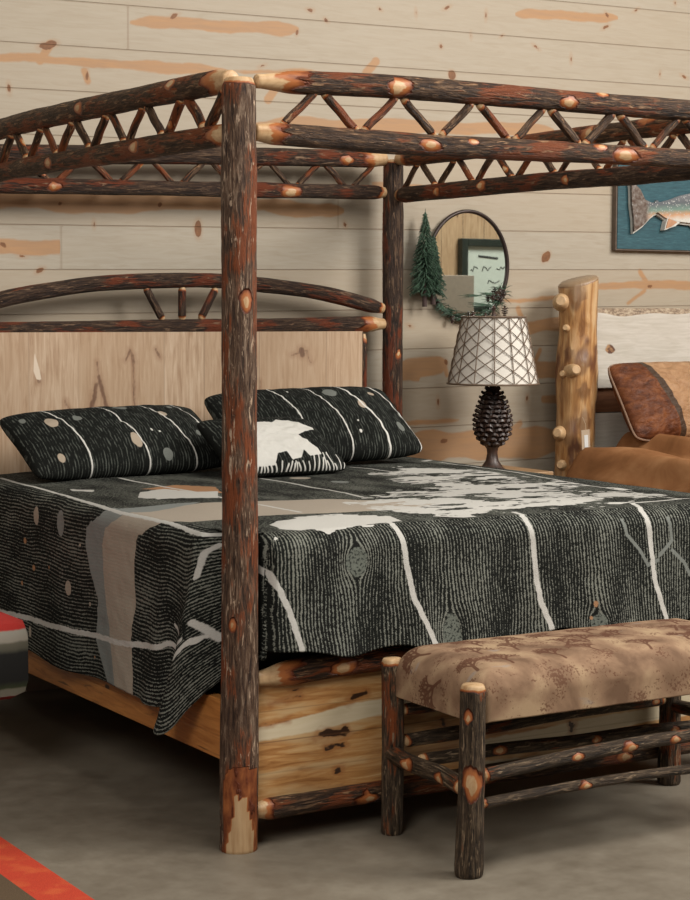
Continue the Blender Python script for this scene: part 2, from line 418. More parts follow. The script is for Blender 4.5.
def build_floor():
    n = NM('polished_concrete'); co = n.obj()
    a = n.noise(co, 1.3, 6, .6, .3); b = n.noise(co, 9, 6, .7); d = n.noise(n.map(co, (1, 1, 1), (5, 3, 0)), 60, 3)
    c = n.ramp(n.math('ADD', n.math('MULTIPLY', a, .6), n.math('MULTIPLY', b, .4)), [(.36, (.12, .098, .07)), (.5, (.18, .153, .115)), (.66, (.25, .22, .17))])
    c = n.mix(n.math('MULTIPLY', d, .25), c, (.13, .105, .08))
    n.bump(b, .06, .003)
    m = n.fin(c, n.math('ADD', .34, n.math('MULTIPLY', b, .3)), spec=.4)
    o = MB().box((-5, -7, -.05), (9, 2.4, 0)).build('floor', m, None, False); struct(o)
build_floor()
M['shopwall'] = boards('shop_partition_boards', 2, (.34, .21, .11), (.58, .42, .26), width=.19, streak=.3, rough=.6)
o = board_obj('wall_partition', (4.6, -2.42, 0), (7.6, -2.34, 3.0), M['shopwall'], None, 2, 0); struct(o)

# ================================================================== CANOPY BED
bed = empty('canopy_bed', (W/2, L/2, 0))
tag(bed, 'large rustic hickory log four poster canopy bed with bark left on the logs', 'bed')
def near_post(SS, TH, pe, RR):
    # camera-facing side: saw-cut flat with pale wood and red inner bark at the foot of the post
    V0 = np.array([CX, CY]); ang = math.atan2(V0[1], V0[0])
    return pe, RR
def foot_cut(ang_c, h_pale, h_red, wp, wr):
    def f(SS, TH, pe, RR):
        d = np.abs((TH-ang_c+PI) % (2*PI)-PI)
        jag = (vn(TH*9, TH*0, 4)-.5)*.05
        pal = (SS < h_pale+jag-np.abs(d-.1)*.02) & (d < wp)
        red = (SS < h_red+.02*vn(TH*14, TH*0, 8)) & (d < wr+.0*SS)
        pe = np.where(red, np.maximum(pe, .53), pe); pe = np.where(pal, 1.0, pe)
        return pe, RR
    return f
# log() frame for a vertical log: A=x cross..., angle measured from A; find the angle of a direction
def vert_angle(dx, dy):
    # T=(0,0,1): A = cross(T,(0,1,0)) = (-1,0,0); B = cross(T,A) = (0,-1,0)
    return math.atan2(-dy, -dx)
angc = vert_angle(CX+.9, CY)   # towards the viewer, a little to the right
def post(name, x, y, r0, r1, h, seed, extra=None, knots=(), mat='bark_post'):
    return log(name, [(x, y, 0), (x+.004, y, h*.33), (x, y-.003, h*.66), (x, y, h)], r0, M[mat], bed, r1=r1, n=40, ds=.008, pale=(0, .010), tap=(0, .02), tapr=.86, knots=knots, wob=.05, seed=seed, extra=extra)
def ex(SS, TH, pe, RR):
    d = (TH-angc+PI) % (2*PI)-PI
    jag = np.interp(np.clip(d, -2, 2), [-2, -.95, -.9, -.45, -.30, -.1, .12, .25, .6, .72, 2], [0, 0, .0, .10, .165, .145, .175, .125, .08, 0, 0])
    jr = np.interp(d, [-2, -1.25, -1.1, -.8, -.2, .5, 1.0, 1.25, 2], [0, 0, .20, .235, .245, .24, .235, .05, 0])
    pe = np.where(SS < jr, np.maximum(pe, .5), pe)
    pe = np.where(SS < jag, 1.0, pe)
    return pe, RR
def sgn(): return 1
post('post', 0, 0, .052, .046, H-.01, 11, ex, [(1.50, angc+.2, .018), (.63, angc-.6, .012)])
post('post', W, 0, .050, .046, H-.01, 12)
post('post', 0, L, .050, .044, H-.01, 13)
post('post', W, L, .045, .042, H-.005, 14, None, [(1.30, angc+.4, .012), (1.05, angc-.2, .012)], 'bark_dark')
# angle helper for logs running along +x: T=(1,0,0): A=cross(T,z)=(0,-1,0) faces the viewer, B=cross(T,A)=(0,0,-1)
zt, zl = 2.10, 1.951
g = .045
def rails():
    # foot of the bed
    log('upper_rail', [(g+.01, 0, zt-.01), (.5, 0, zt+.003), (1.2, 0, zt), (W-g, 0, zt)], .033, M['bark_rail'], bed, pale=(.12, .08), tap=(.13, .10), tapr=.6, knots=[(.42, .2, .022), (1.03, .3, .019), (1.17, -1.0, .014)], seed=21, n=32, ds=.007)
    log('lower_rail', [(g+.005, 0, zl+.003), (.6, 0, zl-.004), (1.2, 0, zl), (W-g, 0, zl)], .031, M['bark_rail'], bed, pale=(.07, .08), tap=(.06, .06), tapr=.75, knots=[(.55, .1, .020), (.70, -.5, .010), (1.25, .1, .027), (1.17, -.6, .014)], seed=22, n=32, ds=.007, wob=.07)
    # left side
    log('upper_rail', [(0, g, zt-.005), (0, .8, zt), (0, 1.5, zt), (0, L-g, zt-.015)], .034, M['bark_rail'], bed, pale=(.09, .06), tap=(.10, .08), tapr=.75, knots=[(.95, 3.1, .018), (.3, 3.6, .016)], seed=23, n=32, ds=.008, peelbase=.19, wob=.07)
    log('lower_rail', [(0, g, zl), (0, .8, zl), (0, 1.5, zl), (0, L-g, zl-.01)], .032, M['bark_rail'], bed, pale=(.06, .06), tap=(.06, .06), tapr=.75, knots=[(.55, 3.2, .018), (1.2, 3.0, .016)], seed=24, n=32, ds=.008, peelbase=.24, wob=.07)
    # right side
    log('upper_rail', [(W, g, zt), (W, L-g, zt)], .034, M['bark_rail'], bed, pale=(.08, .08), tap=(.08, .08), knots=[(.75, 3.1, .025)], seed=25, autok=2, bend=.006)
    log('lower_rail', [(W, g, zl), (W, L-g, zl)], .033, M['bark_dark'], bed, pale=(.03, .02), tap=(.08, .05), knots=[(1.45, 3.2, .015), (1.75, 3.0, .014), (.9, 3.0, .012)], seed=26, bend=.006)
    # head
    log('upper_rail', [(g, L, zt-.060), (.9, L, zt-.026), (W-g, L, zt)], .036, M['bark_dark'], bed, pale=(.05, .10), tap=(.08, .08), tapr=.75, knots=[(1.6, .3, .016)], seed=27, n=28)
    log('lower_rail', [(g, L, zl-.022), (.9, L, zl-.006), (W-g, L, zl+.012)], .030, M['bark_dark'], bed, pale=(.05, .03), tap=(.08, .05), tapr=.75, knots=[(1.33, .2, .026), (.3, .1, .016)], seed=28, n=28, wob=.07)
rails()
def truss(p0, p1, first, pitch, rr, dza=0, dzb=0, side='y'):
    p0 = np.array(p0, float); p1 = np.array(p1, float); d = p1-p0; ln = np.linalg.norm(d); d /= ln
    k = 0; pos = first
    while pos+pitch/2 < ln-.03:
        up = (k % 2 == 0)
        q0 = p0+d*(pos+.012); q1 = p0+d*(pos+pitch/2-.012)
        t = pos/ln; off = dza*(1-t)+dzb*t
        zlo, zhi = zl+.024+off, zt-.026+off
        a = (q0[0], q0[1], zlo if up else zhi); b = (q1[0], q1[1], zhi if up else zlo)
        log('strut', [a, b], rr*random.uniform(.88, 1.1), M['bark_rail'], bed, n=14, ds=.012, pale=(.012, .012), tap=(.01, .01), tapr=.85, autok=random.choice((0, 0, 0, 1)), wob=.08, bend=.002)
        pos += pitch/2; k += 1
truss((0, 0, 0), (W, 0, 0), .12, .26, .0125)
truss((0, L, 0), (0, 0, 0), L-2.01-.0, .26, .0135)
truss((0, L, 0), (W, L, 0), .10, .26, .0120, -.035, .005)
truss((W, L, 0), (W, 0, 0), .07, .26, .0125)

# headboard
log('headboard_arch', [(.04, L, 1.462), (.145, L, 1.508), (.36, L, 1.548), (.59, L, 1.576), (.976, L, 1.590), (1.231, L, 1.576), (1.524, L, 1.545), (W-.05, L, 1.482)], .030, M['bark_dark'], bed, pale=(.03, .02), tap=(.04, .06), seed=31, n=26, wob=.06)
log('headboard_rail', [(.04, L, 1.393), (.9, L, 1.404), (W-.045, L, 1.418)], .032, M['bark_dark'], bed, pale=(.04, .09), tap=(.04, .07), seed=32, n=26, tapr=.7, wob=.06)
for a, b in (((.740, 1.560), (.812, 1.436)), ((.897, 1.562), (.897, 1.436)), ((1.045, 1.558), (.978, 1.438))):
    log('spindle', [(a[0], L, a[1]), (b[0], L, b[1])], .0155, M['bark_dark'], bed, n=16, pale=(.012, .012), tap=(.01, .01))
for x in (.100, 1.728):
    log('stile', [(x, L-.01, .45), (x, L-.01, 1.375)], .0155, M['bark_dark'], bed, n=18, pale=(.02, .03), tap=(.02, .03), tapr=.6)
def hb_panel():
    x0, x1 = .118, 1.712; z0, z1 = .50, 1.388
    xs = np.arange(x0, x1+.001, .006); zs = np.arange(z0, z1+.001, .006)
    X, Z = np.meshgrid(xs, zs, indexing='ij')
    kn = np.full(X.shape, -1.); pl = np.full(X.shape, -1.)
    wob = (fbm(X*30, Z*14, 2)-.5)*.04+(fbm(X*5, Z*60, 6)-.5)*.015
    def w(px, py): q = at(px, py, 1, L-.0); return q[0], q[2]
    def cat(pts, wd):   # dark streak running down
        nonlocal kn
        kn = np.maximum(kn, line_sd(X+wob*.5, Z, [w(*p) for p in pts], wd))
    cat([(93, 362), (95, 382)], .004); cat([(92, 385), (88, 408)], .010); cat([(95, 376), (103, 408)], .008); cat([(130, 355), (131, 405)], .0035); cat([(121, 360), (127, 350), (131, 362)], .005)
    cat([(152, 349), (156, 357)], .005); cat([(61, 400), (66, 410)], .003); cat([(256, 380), (256, 410)], .002); cat([(288, 355), (303, 350), (307, 362)], .003); cat([(297, 350), (299, 354)], .014); cat([(34, 375), (35, 382)], .004)
    pl = np.maximum(pl, poly_sd(X, Z, [w(*p) for p in [(31, 352), (36, 370), (38, 380), (33, 379), (30, 371)]]))
    V = []; nx, nz = X.shape
    wn = .0
    seams = [at(p, 360, 1, L)[0] for p in (25, 75, 100, 160, 200, 255, 322, 335)]
    dep = np.zeros(X.shape); sm = np.full(X.shape, -1.); bid = np.zeros(X.shape)
    for s0 in seams: sm = np.maximum(sm, .002-np.abs(X-s0)); bid += (X > s0)
    y = L-.035
    V = np.stack([X, np.full(X.shape, y), Z], -1).reshape(-1, 3)
    i = np.arange(nx-1)[:, None]*nz; k = np.arange(nz-1)[None, :]
    Fc = np.stack([i+k, i+nz+k, i+nz+k+1, i+k+1], -1).reshape(-1, 4).tolist()
    # sides and back give the panel its thickness
    b = len(V); V = np.vstack([V, [(x0, y, z0), (x1, y, z0), (x1, y, z1), (x0, y, z1), (x0, y+.03, z0), (x1, y+.03, z0), (x1, y+.03, z1), (x0, y+.03, z1)]])
    Fc += [[b, b+4, b+5, b+1], [b+1, b+5, b+6, b+2], [b+2, b+6, b+7, b+3], [b+3, b+7, b+4, b], [b+4, b+7, b+6, b+5]]
    pad = lambda a, v=-1.: np.concatenate([a.ravel(), np.full(8, v)])
    n = NM('hickory_headboard_panel'); co = n.obj(); bi = n.attr('bid')
    cb = n.node('ShaderNodeCombineXYZ'); n.link(n.math('MULTIPLY', bi, 2.3), cb.inputs[2])
    ad = n.node('ShaderNodeVectorMath', operation='ADD'); n.link(co, ad.inputs[0]); n.link(cb.outputs[0], ad.inputs[1])
    g_ = n.noise(n.map(ad.outputs[0], (11, 1, .9)), 7, 5, .6, .7)
    wn = n.node('ShaderNodeTexWhiteNoise', noise_dimensions='1D'); n.link(bi, wn.inputs['W'])
    c = n.ramp(g_, [(.3, (.33, .205, .12)), (.5, (.46, .325, .215)), (.72, (.56, .43, .31))])
    c = n.mix(n.math('MULTIPLY', wn.outputs[0], .55), c, (.36, .23, .13))
    kk = n.attr('kn'); kf = n.math('ADD', kk, n.math('MULTIPLY', n.math('SUBTRACT', n.noise(n.map(co, (3, 1, 1)), 60, 3), .5), .008))
    c = n.mix(n.math('MULTIPLY', n.step(kf, -.02, .0), .35), c, (.25, .12, .06))
    c = n.mix(n.math('MULTIPLY', n.step(kf, -.003, .005), .85), c, n.mix(n.noise(n.map(co, (6, 1, 1)), 30, 3), (.05, .02, .01), (.20, .095, .05)))
    c = n.mix(n.step(n.attr('pl'), -.002, .002), c, (.66, .55, .43))
    c = n.mix(n.math('MULTIPLY', n.step(n.attr('sm'), -.001, .001), .6), c, (.12, .065, .03))
    m = n.fin(c, .5)
    mesh('headboard_panel', V, Fc, m, bed, False, {'kn': pad(kn), 'pl': pad(pl), 'sm': pad(sm), 'bid': pad(bid, 0)})
hb_panel()

# footboard
M['foot_boards'] = boards('hickory_footboard', 0, (.27, .115, .035), (.56, .32, .12), (.05, .02, .007), .086, 1.0, .42, True, .2, pale=(.60, .44, .23))
M['side_board'] = boards('hickory_side_rail', 1, (.30, .10, .022), (.60, .26, .07), (.04, .014, .005), .30, .9, .40, False, .1)
log('footboard_top_rail', [(.055, 0, .468), (.35, 0, .485), (1.0, 0, .492), (W-.05, 0, .49)], .037, M['bark_rail'], bed, pale=(.10, .08), tap=(.12, .10), tapr=.62, knots=[(.25, .1, .022)], seed=41, n=30, peelbase=.22, wob=.08)
log('footboard_bottom_rail', [(.052, 0, .100), (.6, 0, .102), (W-.05, 0, .10)], .030, M['bark_rail'], bed, pale=(.04, .04), tap=(.05, .05), tapr=.7, knots=[(.36, .3, .018), (.75, .2, .018), (1.3, .1, .015)], seed=42, n=28, wob=.07)
def foot_panel():
    x0, x1, z0, z1, y = .045, W-.045, .112, .462, .006
    X, Z = np.meshgrid(np.arange(x0, x1+.001, .005), np.linspace(z0, z1, 80), indexing='ij')
    w = lambda px, py: tuple(at(px, py, 1, y)[[0, 2]])
    jz = (fbm(X*5, Z*6, 7)-.5)*.03; j2 = (fbm(X*38, Z*70, 8)-.5)*.034
    def P(pts): return poly_sd(X, Z+jz*.5, [w(*p) for p in pts])
    pale = P([(250, 729), (300, 716), (345, 704), (400, 695), (480, 684), (480, 702), (400, 710), (340, 724), (300, 732), (250, 744)])
    pale = np.maximum(pale, P([(480, 740), (600, 716), (700, 700), (700, 712), (600, 732), (480, 756)]))
    pale = np.maximum(pale, ((fbm(X*1.5, Z*16, 33)-.60)*.08)*(X > .75)-.02*(X <= .75))
    kn = np.full(X.shape, -1.)
    for (a, b, wd) in (((320, 735), (347, 731), .010), ((326, 747), (345, 744), .007), ((352, 698), (366, 692), .009), ((338, 770), (340, 769), .009), ((292, 691), (298, 689), .005), ((258, 727), (290, 719), .0025), ((360, 792), (372, 789), .004), ((443, 718), (444, 728), .007), ((571, 722), (572, 730), .008), ((500, 712), (530, 706), .003), ((270, 704), (300, 697), .002), ((640, 705), (665, 700), .004)):
        kn = np.maximum(kn, line_sd(X+j2, Z+j2*.8, [w(*a), w(*b)], wd))
    sm = np.full(X.shape, -1.)
    for zz in (.198, .285, .372): sm = np.maximum(sm, .0016-np.abs(Z-zz))
    nx, nz = X.shape; V = np.stack([X, X*0+y, Z], -1).reshape(-1, 3); xe = float(X[-1, 0])
    i = np.arange(nx-1)[:, None]*nz; k = np.arange(nz-1)[None, :]
    Fc = np.stack([i+k, i+nz+k, i+nz+k+1, i+k+1], -1).reshape(-1, 4).tolist(); b = len(V)
    V = np.vstack([V, [(x0, y, z0), (xe, y, z0), (xe, y, z1), (x0, y, z1), (x0, y+.03, z0), (xe, y+.03, z0), (xe, y+.03, z1), (x0, y+.03, z1)]])
    Fc += [[b, b+4, b+5, b+1], [b+1, b+5, b+6, b+2], [b+2, b+6, b+7, b+3], [b+3, b+7, b+4, b], [b+4, b+7, b+6, b+5]]
    pad = lambda a: np.concatenate([a.ravel(), np.full(8, -1.)])
    n = NM('hickory_foot_panel'); co = n.obj()
    g_ = n.noise(n.map(co, (1, 1, 11)), 6, 5, .6, .8); g2 = n.noise(n.map(co, (1, 1, 5), (3, 0, 1)), 3, 3, .5, .5)
    c = n.ramp(g_, [(.3, (.25, .10, .025)), (.5, (.42, .21, .070)), (.7, (.52, .33, .15))])
    c = n.mix(n.math('MULTIPLY', n.step(g2, .5, .64), .6), c, (.50, .36, .19))
    pf = n.math('ADD', n.attr('pale'), n.math('MULTIPLY', n.math('SUBTRACT', n.noise(n.map(co, (1, 1, 4)), 25, 3), .5), .012))
    c = n.mix(n.step(pf, -.003, .004), c, n.mix(g_, (.47, .38, .24), (.62, .54, .39)))
    kf = n.math('ADD', n.attr('kn'), n.math('MULTIPLY', n.math('SUBTRACT', n.noise(n.map(co, (1, 1, 2)), 60, 3), .5), .008))
    c = n.mix(n.math('MULTIPLY', n.step(kf, -.018, 0), .5), c, (.26, .085, .022)); c = n.mix(n.step(kf, -.001, .004), c, (.035, .014, .006))
    c = n.mix(n.math('MULTIPLY', n.step(n.attr('sm'), -.0015, .001), .55), c, (.10, .04, .015))
    mesh('footboard_panel', V, Fc, n.fin(c, .42), bed, False, {'pale': pad(pale), 'kn': pad(kn), 'sm': pad(sm)})
foot_panel()
refine_box('side_rail', (-.018, .04, .236), (.016, L-.04, .405), M['side_board'], bed, 1, 2)
refine_box('side_rail', (W-.016, .04, .236), (W+.018, L-.04, .405), M['side_board'], bed, 1, 2)
M['black_cloth'] = flat('black_dust_cover', (.012, .011, .010), .9)
MB().box((.03, .045, .245), (W-.03, L-.06, .285), .004).build('slat_deck', M['side_board'], bed, False)
mt = MB().box((.035, .05, .287), (W-.035, L-.07, .843), .05).build('mattress', M['black_cloth'], None, True, origin=(W/2, L/2, .29))
tag(mt, 'thick dark mattress under the black quilt, resting inside the canopy bed', 'mattress')

# ================================================================== QUILT
ZT = .868; xL, xR, yF = -.052, W+.052, -.052; RR_ = .055
def e_of(drop): return drop-RR_+RR_*PI/2 if drop > RR_ else drop
def quilt():
    aL = xL+RR_; aR = xR-RR_; bF = yF+RR_; bH = 2.045
    sideE = e_of(ZT-.335); footE = e_of(ZT-.520)
    a = np.concatenate([np.linspace(aL-sideE, aL, 105, endpoint=False), np.linspace(aL, aR, 360, endpoint=False), np.linspace(aR, aR+sideE, 60)])
    b = np.concatenate([np.linspace(bF-footE, bF, 84, endpoint=False), np.linspace(bF, bH, 300)])
    A, B = np.meshgrid(a, b, indexing='ij')
    # scale the hem for gentle unevenness
    exL = np.clip(aL-A, 0, None); exR = np.clip(A-aR, 0, None); ey = np.clip(bF-B, 0, None)
    hemv = 1+.03*np.sin(A*9+1)+.02*np.sin(A*23); hems = 1+.015*np.sin(B*7)
    # corner cloth hangs a little short by the post
    ey = ey*hemv*(1-.12*sstep(.30, .07, A)); exL = exL*hems
    def h(e): return RR_*np.sin(np.minimum(e/RR_, PI/2))
    def dr(e): return np.where(e < RR_*PI/2, RR_*(1-np.cos(np.minimum(e/RR_, PI/2))), RR_+e-RR_*PI/2)
    X = np.where(exL > 0, aL-h(exL), np.where(exR > 0, aR+h(exR), A))
    Y = np.where(ey > 0, bF-h(ey), B)
    dL, dR_, dF = dr(exL), dr(exR), dr(ey)
    D = np.maximum(np.maximum(dL, dR_), dF)
    ds_ = np.maximum(dL, dR_)
    # outward flare and folds
    cw = sstep(0, .08, ey); D = np.where((exL > 0) & (ey > 0), np.maximum(dF, dL*(1-cw)+np.minimum(dL, .34)*cw), D)
    fF = (dF/.35)
    Y = Y-np.where(ey > 0, (.040+.014*np.sin(A*11+.6)+.008*np.sin(A*27))*fF**1.2*np.clip(1, 0, 1), 0)*sstep(.03, .2, A)*sstep(W-.0, W-.2, A)
    fS = (dL/.53)
    yc = .13+.10*fS
    fold = .075*np.exp(-((Y-yc)/(.025+.035*fS))**2)-.020*np.exp(-((Y-yc-.095)/.03)**2)+.022*np.exp(-((Y-yc-.19)/.05)**2)+.008*np.sin(Y*13)
    X = X-np.where(exL > 0, (.014+fold)*fS**1.5, 0)
    D = D+np.where((exL > 0), (.035*np.exp(-((Y-.22)/.05)**2)-.02*np.exp(-((Y-.32)/.035)**2)-.15*sstep(.20, .07, Y)*(ey == 0)-.15*(ey > 0)*(1-cw))*fS, 0)
    X = X+np.where(exR > 0, .02*dR_/.5, 0)
    # tuck the cloth in behind each foot post
    def tuck(t): return .125*sstep(.17, .06, t)
    tl = tuck(Y)
    X = np.where(exL > 0, X+tl, X); X = np.where(exR > 0, X-tl, X)
    t2 = .085*sstep(.090, .040, np.where(A < W/2, X, W-X))
    Y = np.where(ey > 0, Y+t2, Y)
    # corner cloth proper
    Z = ZT-D
    dome = .010*sstep(0, .3, np.minimum(np.minimum(A-aL, aR-A), np.minimum(B-bF+.1, 9)))+.004*(fbm(A*4, B*4, 9)-.5)*2
    Z = Z+np.where((exL == 0) & (exR == 0) & (ey == 0), dome, 0)+np.where(D > 0, .004*0, 0)
    # keep clear of the posts
    for (px, py, sx, sy) in ((0, 0, 1, 1), (W, 0, -1, 1)):
        dx = (X-px); dy = (Y-py); rr = np.sqrt(dx*dx+dy*dy)+1e-9; cl = .060
        inn = rr < cl
        ux = np.where(inn, (dx/rr+sx*.8), dx/rr); uy = np.where(inn, dy/rr+sy*.8, dy/rr); un = np.sqrt(ux*ux+uy*uy)+1e-9
        X = np.where(inn, px+ux/un*cl, X); Y = np.where(inn, py+uy/un*cl, Y)
    wr = (fbm(A*18, B*18, 21)-.5)*.006
    X = X-np.where(exL > 0, wr, 0); Y = Y-np.where(ey > 0, wr, 0)
    # -------- woven picture, in flat cloth metres
    vis = ((exL == 0) | (ey == 0)) & (exR == 0)
    Pv = np.stack([X[vis]-CX, Y[vis]-CY, Z[vis]-CZ], 1); dd = Pv@FW
    sx_ = 345+F*(Pv@RT)/dd; sy_ = 450-F*(Pv@UP)/dd; Av = A[vis]; Bv = B[vis]
    def top(px, py):
        d2 = (sx_-px)**2+(sy_-py)**2; i = np.argpartition(d2, 4)[:4]; w_ = 1/(d2[i]+.05)
        if Av[i].max()-Av[i].min() > .05 or Bv[i].max()-Bv[i].min() > .05:
            j = i[np.argmin(d2[i])]; return (Av[j], Bv[j])
        r_ = ((Av[i]*w_).sum()/w_.sum(), (Bv[i]*w_).sum()/w_.sum())
        if d2.min() > 16:       # off the cloth: carry on past its edge
            j = i[np.argmin(d2[i])]; r_ = (Av[j]+(-.03 if px < 0 else 0), Bv[j]+(.05 if px < 0 else 0))
        return r_
    sd = ft = top
    jit = (fbm(A*26, B*55, 2)-.5)
    Wt = np.full(A.shape, -1.)
    def addw(s): nonlocal Wt; Wt = np.maximum(Wt, s)
    ln = lambda pts, w_: line_sd(A+jit*.006, B, pts, w_)
    # white seams that run head to foot
    addw(ln([sd(-40, 597), sd(0, 612), sd(60, 628), sd(118, 643), sd(188, 641), sd(200, 640)], .0085))
    addw(ln([top(0, 478), top(60, 494), top(118, 512), top(170, 523), top(222, 535)], .008))
    addw(ln([top(120, 478), top(165, 487), top(215, 496), top(300, 512)], .007))
    addw(ln([top(225, 465), top(258, 478), top(330, 490), top(362, 497)], .007))
    addw(ln([top(350, 467), top(420, 475), top(470, 484)], .006))
    addw(ln([top(440, 462), top(520, 473), top(600, 487), top(680, 499)], .006))
    addw(ln([top(430, 460), top(424, 461)], .012))
    addw(ln([top(225, 532), ft(262, 545), ft(270, 575), ft(290, 612), ft(302, 650)], .0085))
    addw(ln([top(388, 522), ft(397, 530), ft(406, 560), ft(415, 600), ft(438, 648)], .0088))
    addw(ln([top(514, 512), ft(527, 522), ft(535, 560), ft(540, 600), ft(554, 634)], .0088))
    addw(ln([top(632, 503), ft(642, 512), ft(651, 545), ft(655, 580), ft(667, 620)], .0088))
    addw(ln([top(632, 503), top(700, 498)], .006))
    addw(ln([sd(218, 545), sd(205, 553), sd(196, 578)], .007)); addw(ln([sd(222, 640), sd(205, 628), sd(190, 622)], .006)); addw(ln([sd(175, 625), sd(180, 640)], .006))
    # pale shapes on the top
    def blob(pts, ed=.02, cf=top): addw(poly_sd(A+jit*.02, B+jit*ed*3, [cf(*p) for p in pts]))
    blob([(268, 524), (300, 517), (340, 514), (390, 516), (402, 521), (380, 523), (360, 527), (330, 531), (300, 530), (280, 529)])
    blob([(140, 492), (165, 489), (195, 492), (218, 491), (218, 498), (190, 498), (160, 499), (138, 498)], .01)
    blob([(70, 489), (95, 490), (92, 492), (72, 491)], .005)
    # snowy branches on the far half
    reg = poly_sd(A, B, [top(*p) for p in [(405, 466), (470, 470), (560, 482), (660, 495), (600, 506), (520, 512), (460, 516), (400, 514), (352, 503), (420, 486), (375, 474)]])
    nz = fbm(A*9+B*3, B*20, 40, 3)+.34*(vn(A*40, B*75, 8)-.5)+.15*(vn(A*90, B*160, 18)-.5)-.585+np.clip(reg, -.15, .10)*1.3
    addw(np.minimum(nz*.09, reg+.03))
    # small fallen twigs woven on the foot drop
    Gy = np.full(A.shape, -1.)
    for pts in ([(622, 520), (627, 535), (640, 550), (648, 565)], [(668, 518), (672, 540), (660, 555)], [(672, 550), (684, 562), (690, 575)], [(648, 565), (658, 560)]):
        Gy = np.maximum(Gy, line_sd(A, B, [ft(*p) for p in pts], .006))
    # beige and grey path crossing the cloth
    bp_ = [sd(101, 530), sd(104, 560), sd(108, 590), sd(107, 620), sd(113, 650), sd(118, 690)]
    Be = poly_sd(A+jit*.012, B+jit*.012, [sd(108, 700), sd(108, 620), sd(104, 580), sd(102, 545), sd(106, 528), top(120, 517), top(150, 512), top(200, 503), top(260, 501), top(330, 499), top(400, 500), top(440, 503), top(400, 510), top(330, 513), top(260, 516), top(190, 522), top(150, 528), sd(136, 540), sd(134, 570), sd(136, 600), sd(131, 640), sd(131, 702)])
    Gr = poly_sd(A+jit*.012, B+jit*.012, [sd(98, 700), sd(96, 640), sd(98, 600), sd(90, 570), sd(86, 545), sd(86, 527), top(100, 516), top(130, 508), top(170, 504), top(200, 502), top(170, 512), top(120, 519), sd(104, 535), sd(102, 545), sd(106, 590), sd(110, 640), sd(124, 700)])
    Or = poly_sd(A+jit*.015, B+jit*.02, [top(*p) for p in [(140, 489), (175, 485), (215, 487), (222, 493), (190, 492), (160, 490)]])
    # little ovals
    for (c, rx, ry, k) in ((sd(36, 516), .030, .022, 'b'), (sd(61, 523), .042, .028, 'g'), (sd(68, 588), .024, .022, 'b'), (sd(25, 541), .010, .012, 'o'), (sd(34, 568), .010, .012, 'o'), (sd(22, 583), .008, .008, 'o'), (sd(49, 567), .006, .006, 'o'), (sd(90, 604), .007, .007, 'b'),
                           (sd(30, 632), .02, .01, 'b'), (sd(95, 657), .005, .005, 'o'), (sd(80, 545), .006, .006, 'b'), (ft(596, 604), .008, .010, 'o'), (ft(591, 618), .006, .006, 'o')):
        s = ell_sd(A, B, c[0], c[1], rx, ry)
        if k == 'b': Be = np.maximum(Be, s)
        elif k == 'g': Gr = np.maximum(Gr, s)
        else: Or = np.maximum(Or, s)
    Be = np.maximum(Be, ell_sd(A, B, *top(300, 478), .04, .035)); Gr = np.maximum(Gr, ell_sd(A, B, *top(340, 482), .03, .04)); Gr = np.maximum(Gr, ell_sd(A, B, *top(250, 474), .02, .05))
    # wood grain
    ps = A+.010*(fbm(A*3, B*5, 50)-.5)*2+.004*(fbm(A*14, B*20, 51)-.5)
    kc = [(ft(357, 562), .036, 1.25, 1), (ft(452, 634), .034, 1.6, 1), (ft(600, 626), .030, 1.3, 1)]
    kk = np.full(A.shape, -1.)
    for (c, R, asp, vis) in kc:
        dx = A-c[0]; dy = (B-c[1])/asp; rho2 = dx*dx+dy*dy
        ps = ps-dx*np.where(rho2 > R*R, R*R/np.maximum(rho2, 1e-9), 1)*.90*np.exp(-rho2/(R*R*14))
        if vis: kk = np.maximum(kk, R*.93-np.sqrt(rho2)+.018*jit)
    ps = ps/.0112+.45*(fbm(A*60, B*22, 77)-.5)+.5*(fbm(A*25, B*6, 78)-.5)
    V = np.stack([X, Y, Z], -1).reshape(-1, 3); na, nb = A.shape
    i = np.arange(na-1)[:, None]*nb; k = np.arange(nb-1)[None, :]
    Fc = np.stack([i+k, i+nb+k, i+nb+k+1, i+k+1], -1).reshape(-1, 4)
    n = NM('woven_lodge_quilt'); cv = n.attr('cloth', True); ph = n.attr('phase')
    wv = n.noise(n.map(cv, (1, .6, 1)), 420, 2, .6); wv2 = n.noise(cv, 90, 3)
    fr = n.math('ABSOLUTE', n.math('SUBTRACT', n.math('FRACT', ph), .5))
    th = n.math('ADD', fr, n.math('ADD', n.math('MULTIPLY', n.math('SUBTRACT', wv2, .5), .75), n.math('MULTIPLY', n.math('SUBTRACT', wv, .5), .9)))
    big = n.noise(n.map(cv, (1, .4, 1)), 9, 3)
    th = n.math('ADD', th, n.math('MULTIPLY', n.math('SUBTRACT', big, .5), .75))
    dark = n.mix(wv, (.004, .0045, .004), (.015, .016, .014))
    lt = n.mix(wv, (.10, .105, .088), (.23, .235, .20))
    c = n.mix(n.step(th, .335, .45), dark, lt)
    tex = lambda c0, c1: n.mix(wv, c0, c1)
    def over(c, att, col, e=.0015, th0=0.):
        s = n.math('ADD', n.attr(att), n.math('MULTIPLY', n.math('SUBTRACT', wv2, .5), .006)); return n.mix(n.step(s, th0-e, th0+e), c, col)
    c = over(c, 'knot', n.mix(n.step(n.noise(cv, 130, 3), .40, .50), (.03, .034, .03), (.12, .13, .11)))
    c = over(c, 'grey', tex((.15, .165, .155), (.24, .25, .235)))
    c = over(c, 'beige', tex((.25, .21, .165), (.40, .35, .285)))
    c = over(c, 'orange', tex((.24, .12, .055), (.40, .23, .13)))
    c = over(c, 'twig', tex((.12, .13, .12), (.2, .21, .19)))
    c = over(c, 'white', tex((.34, .33, .30), (.58, .565, .525)))
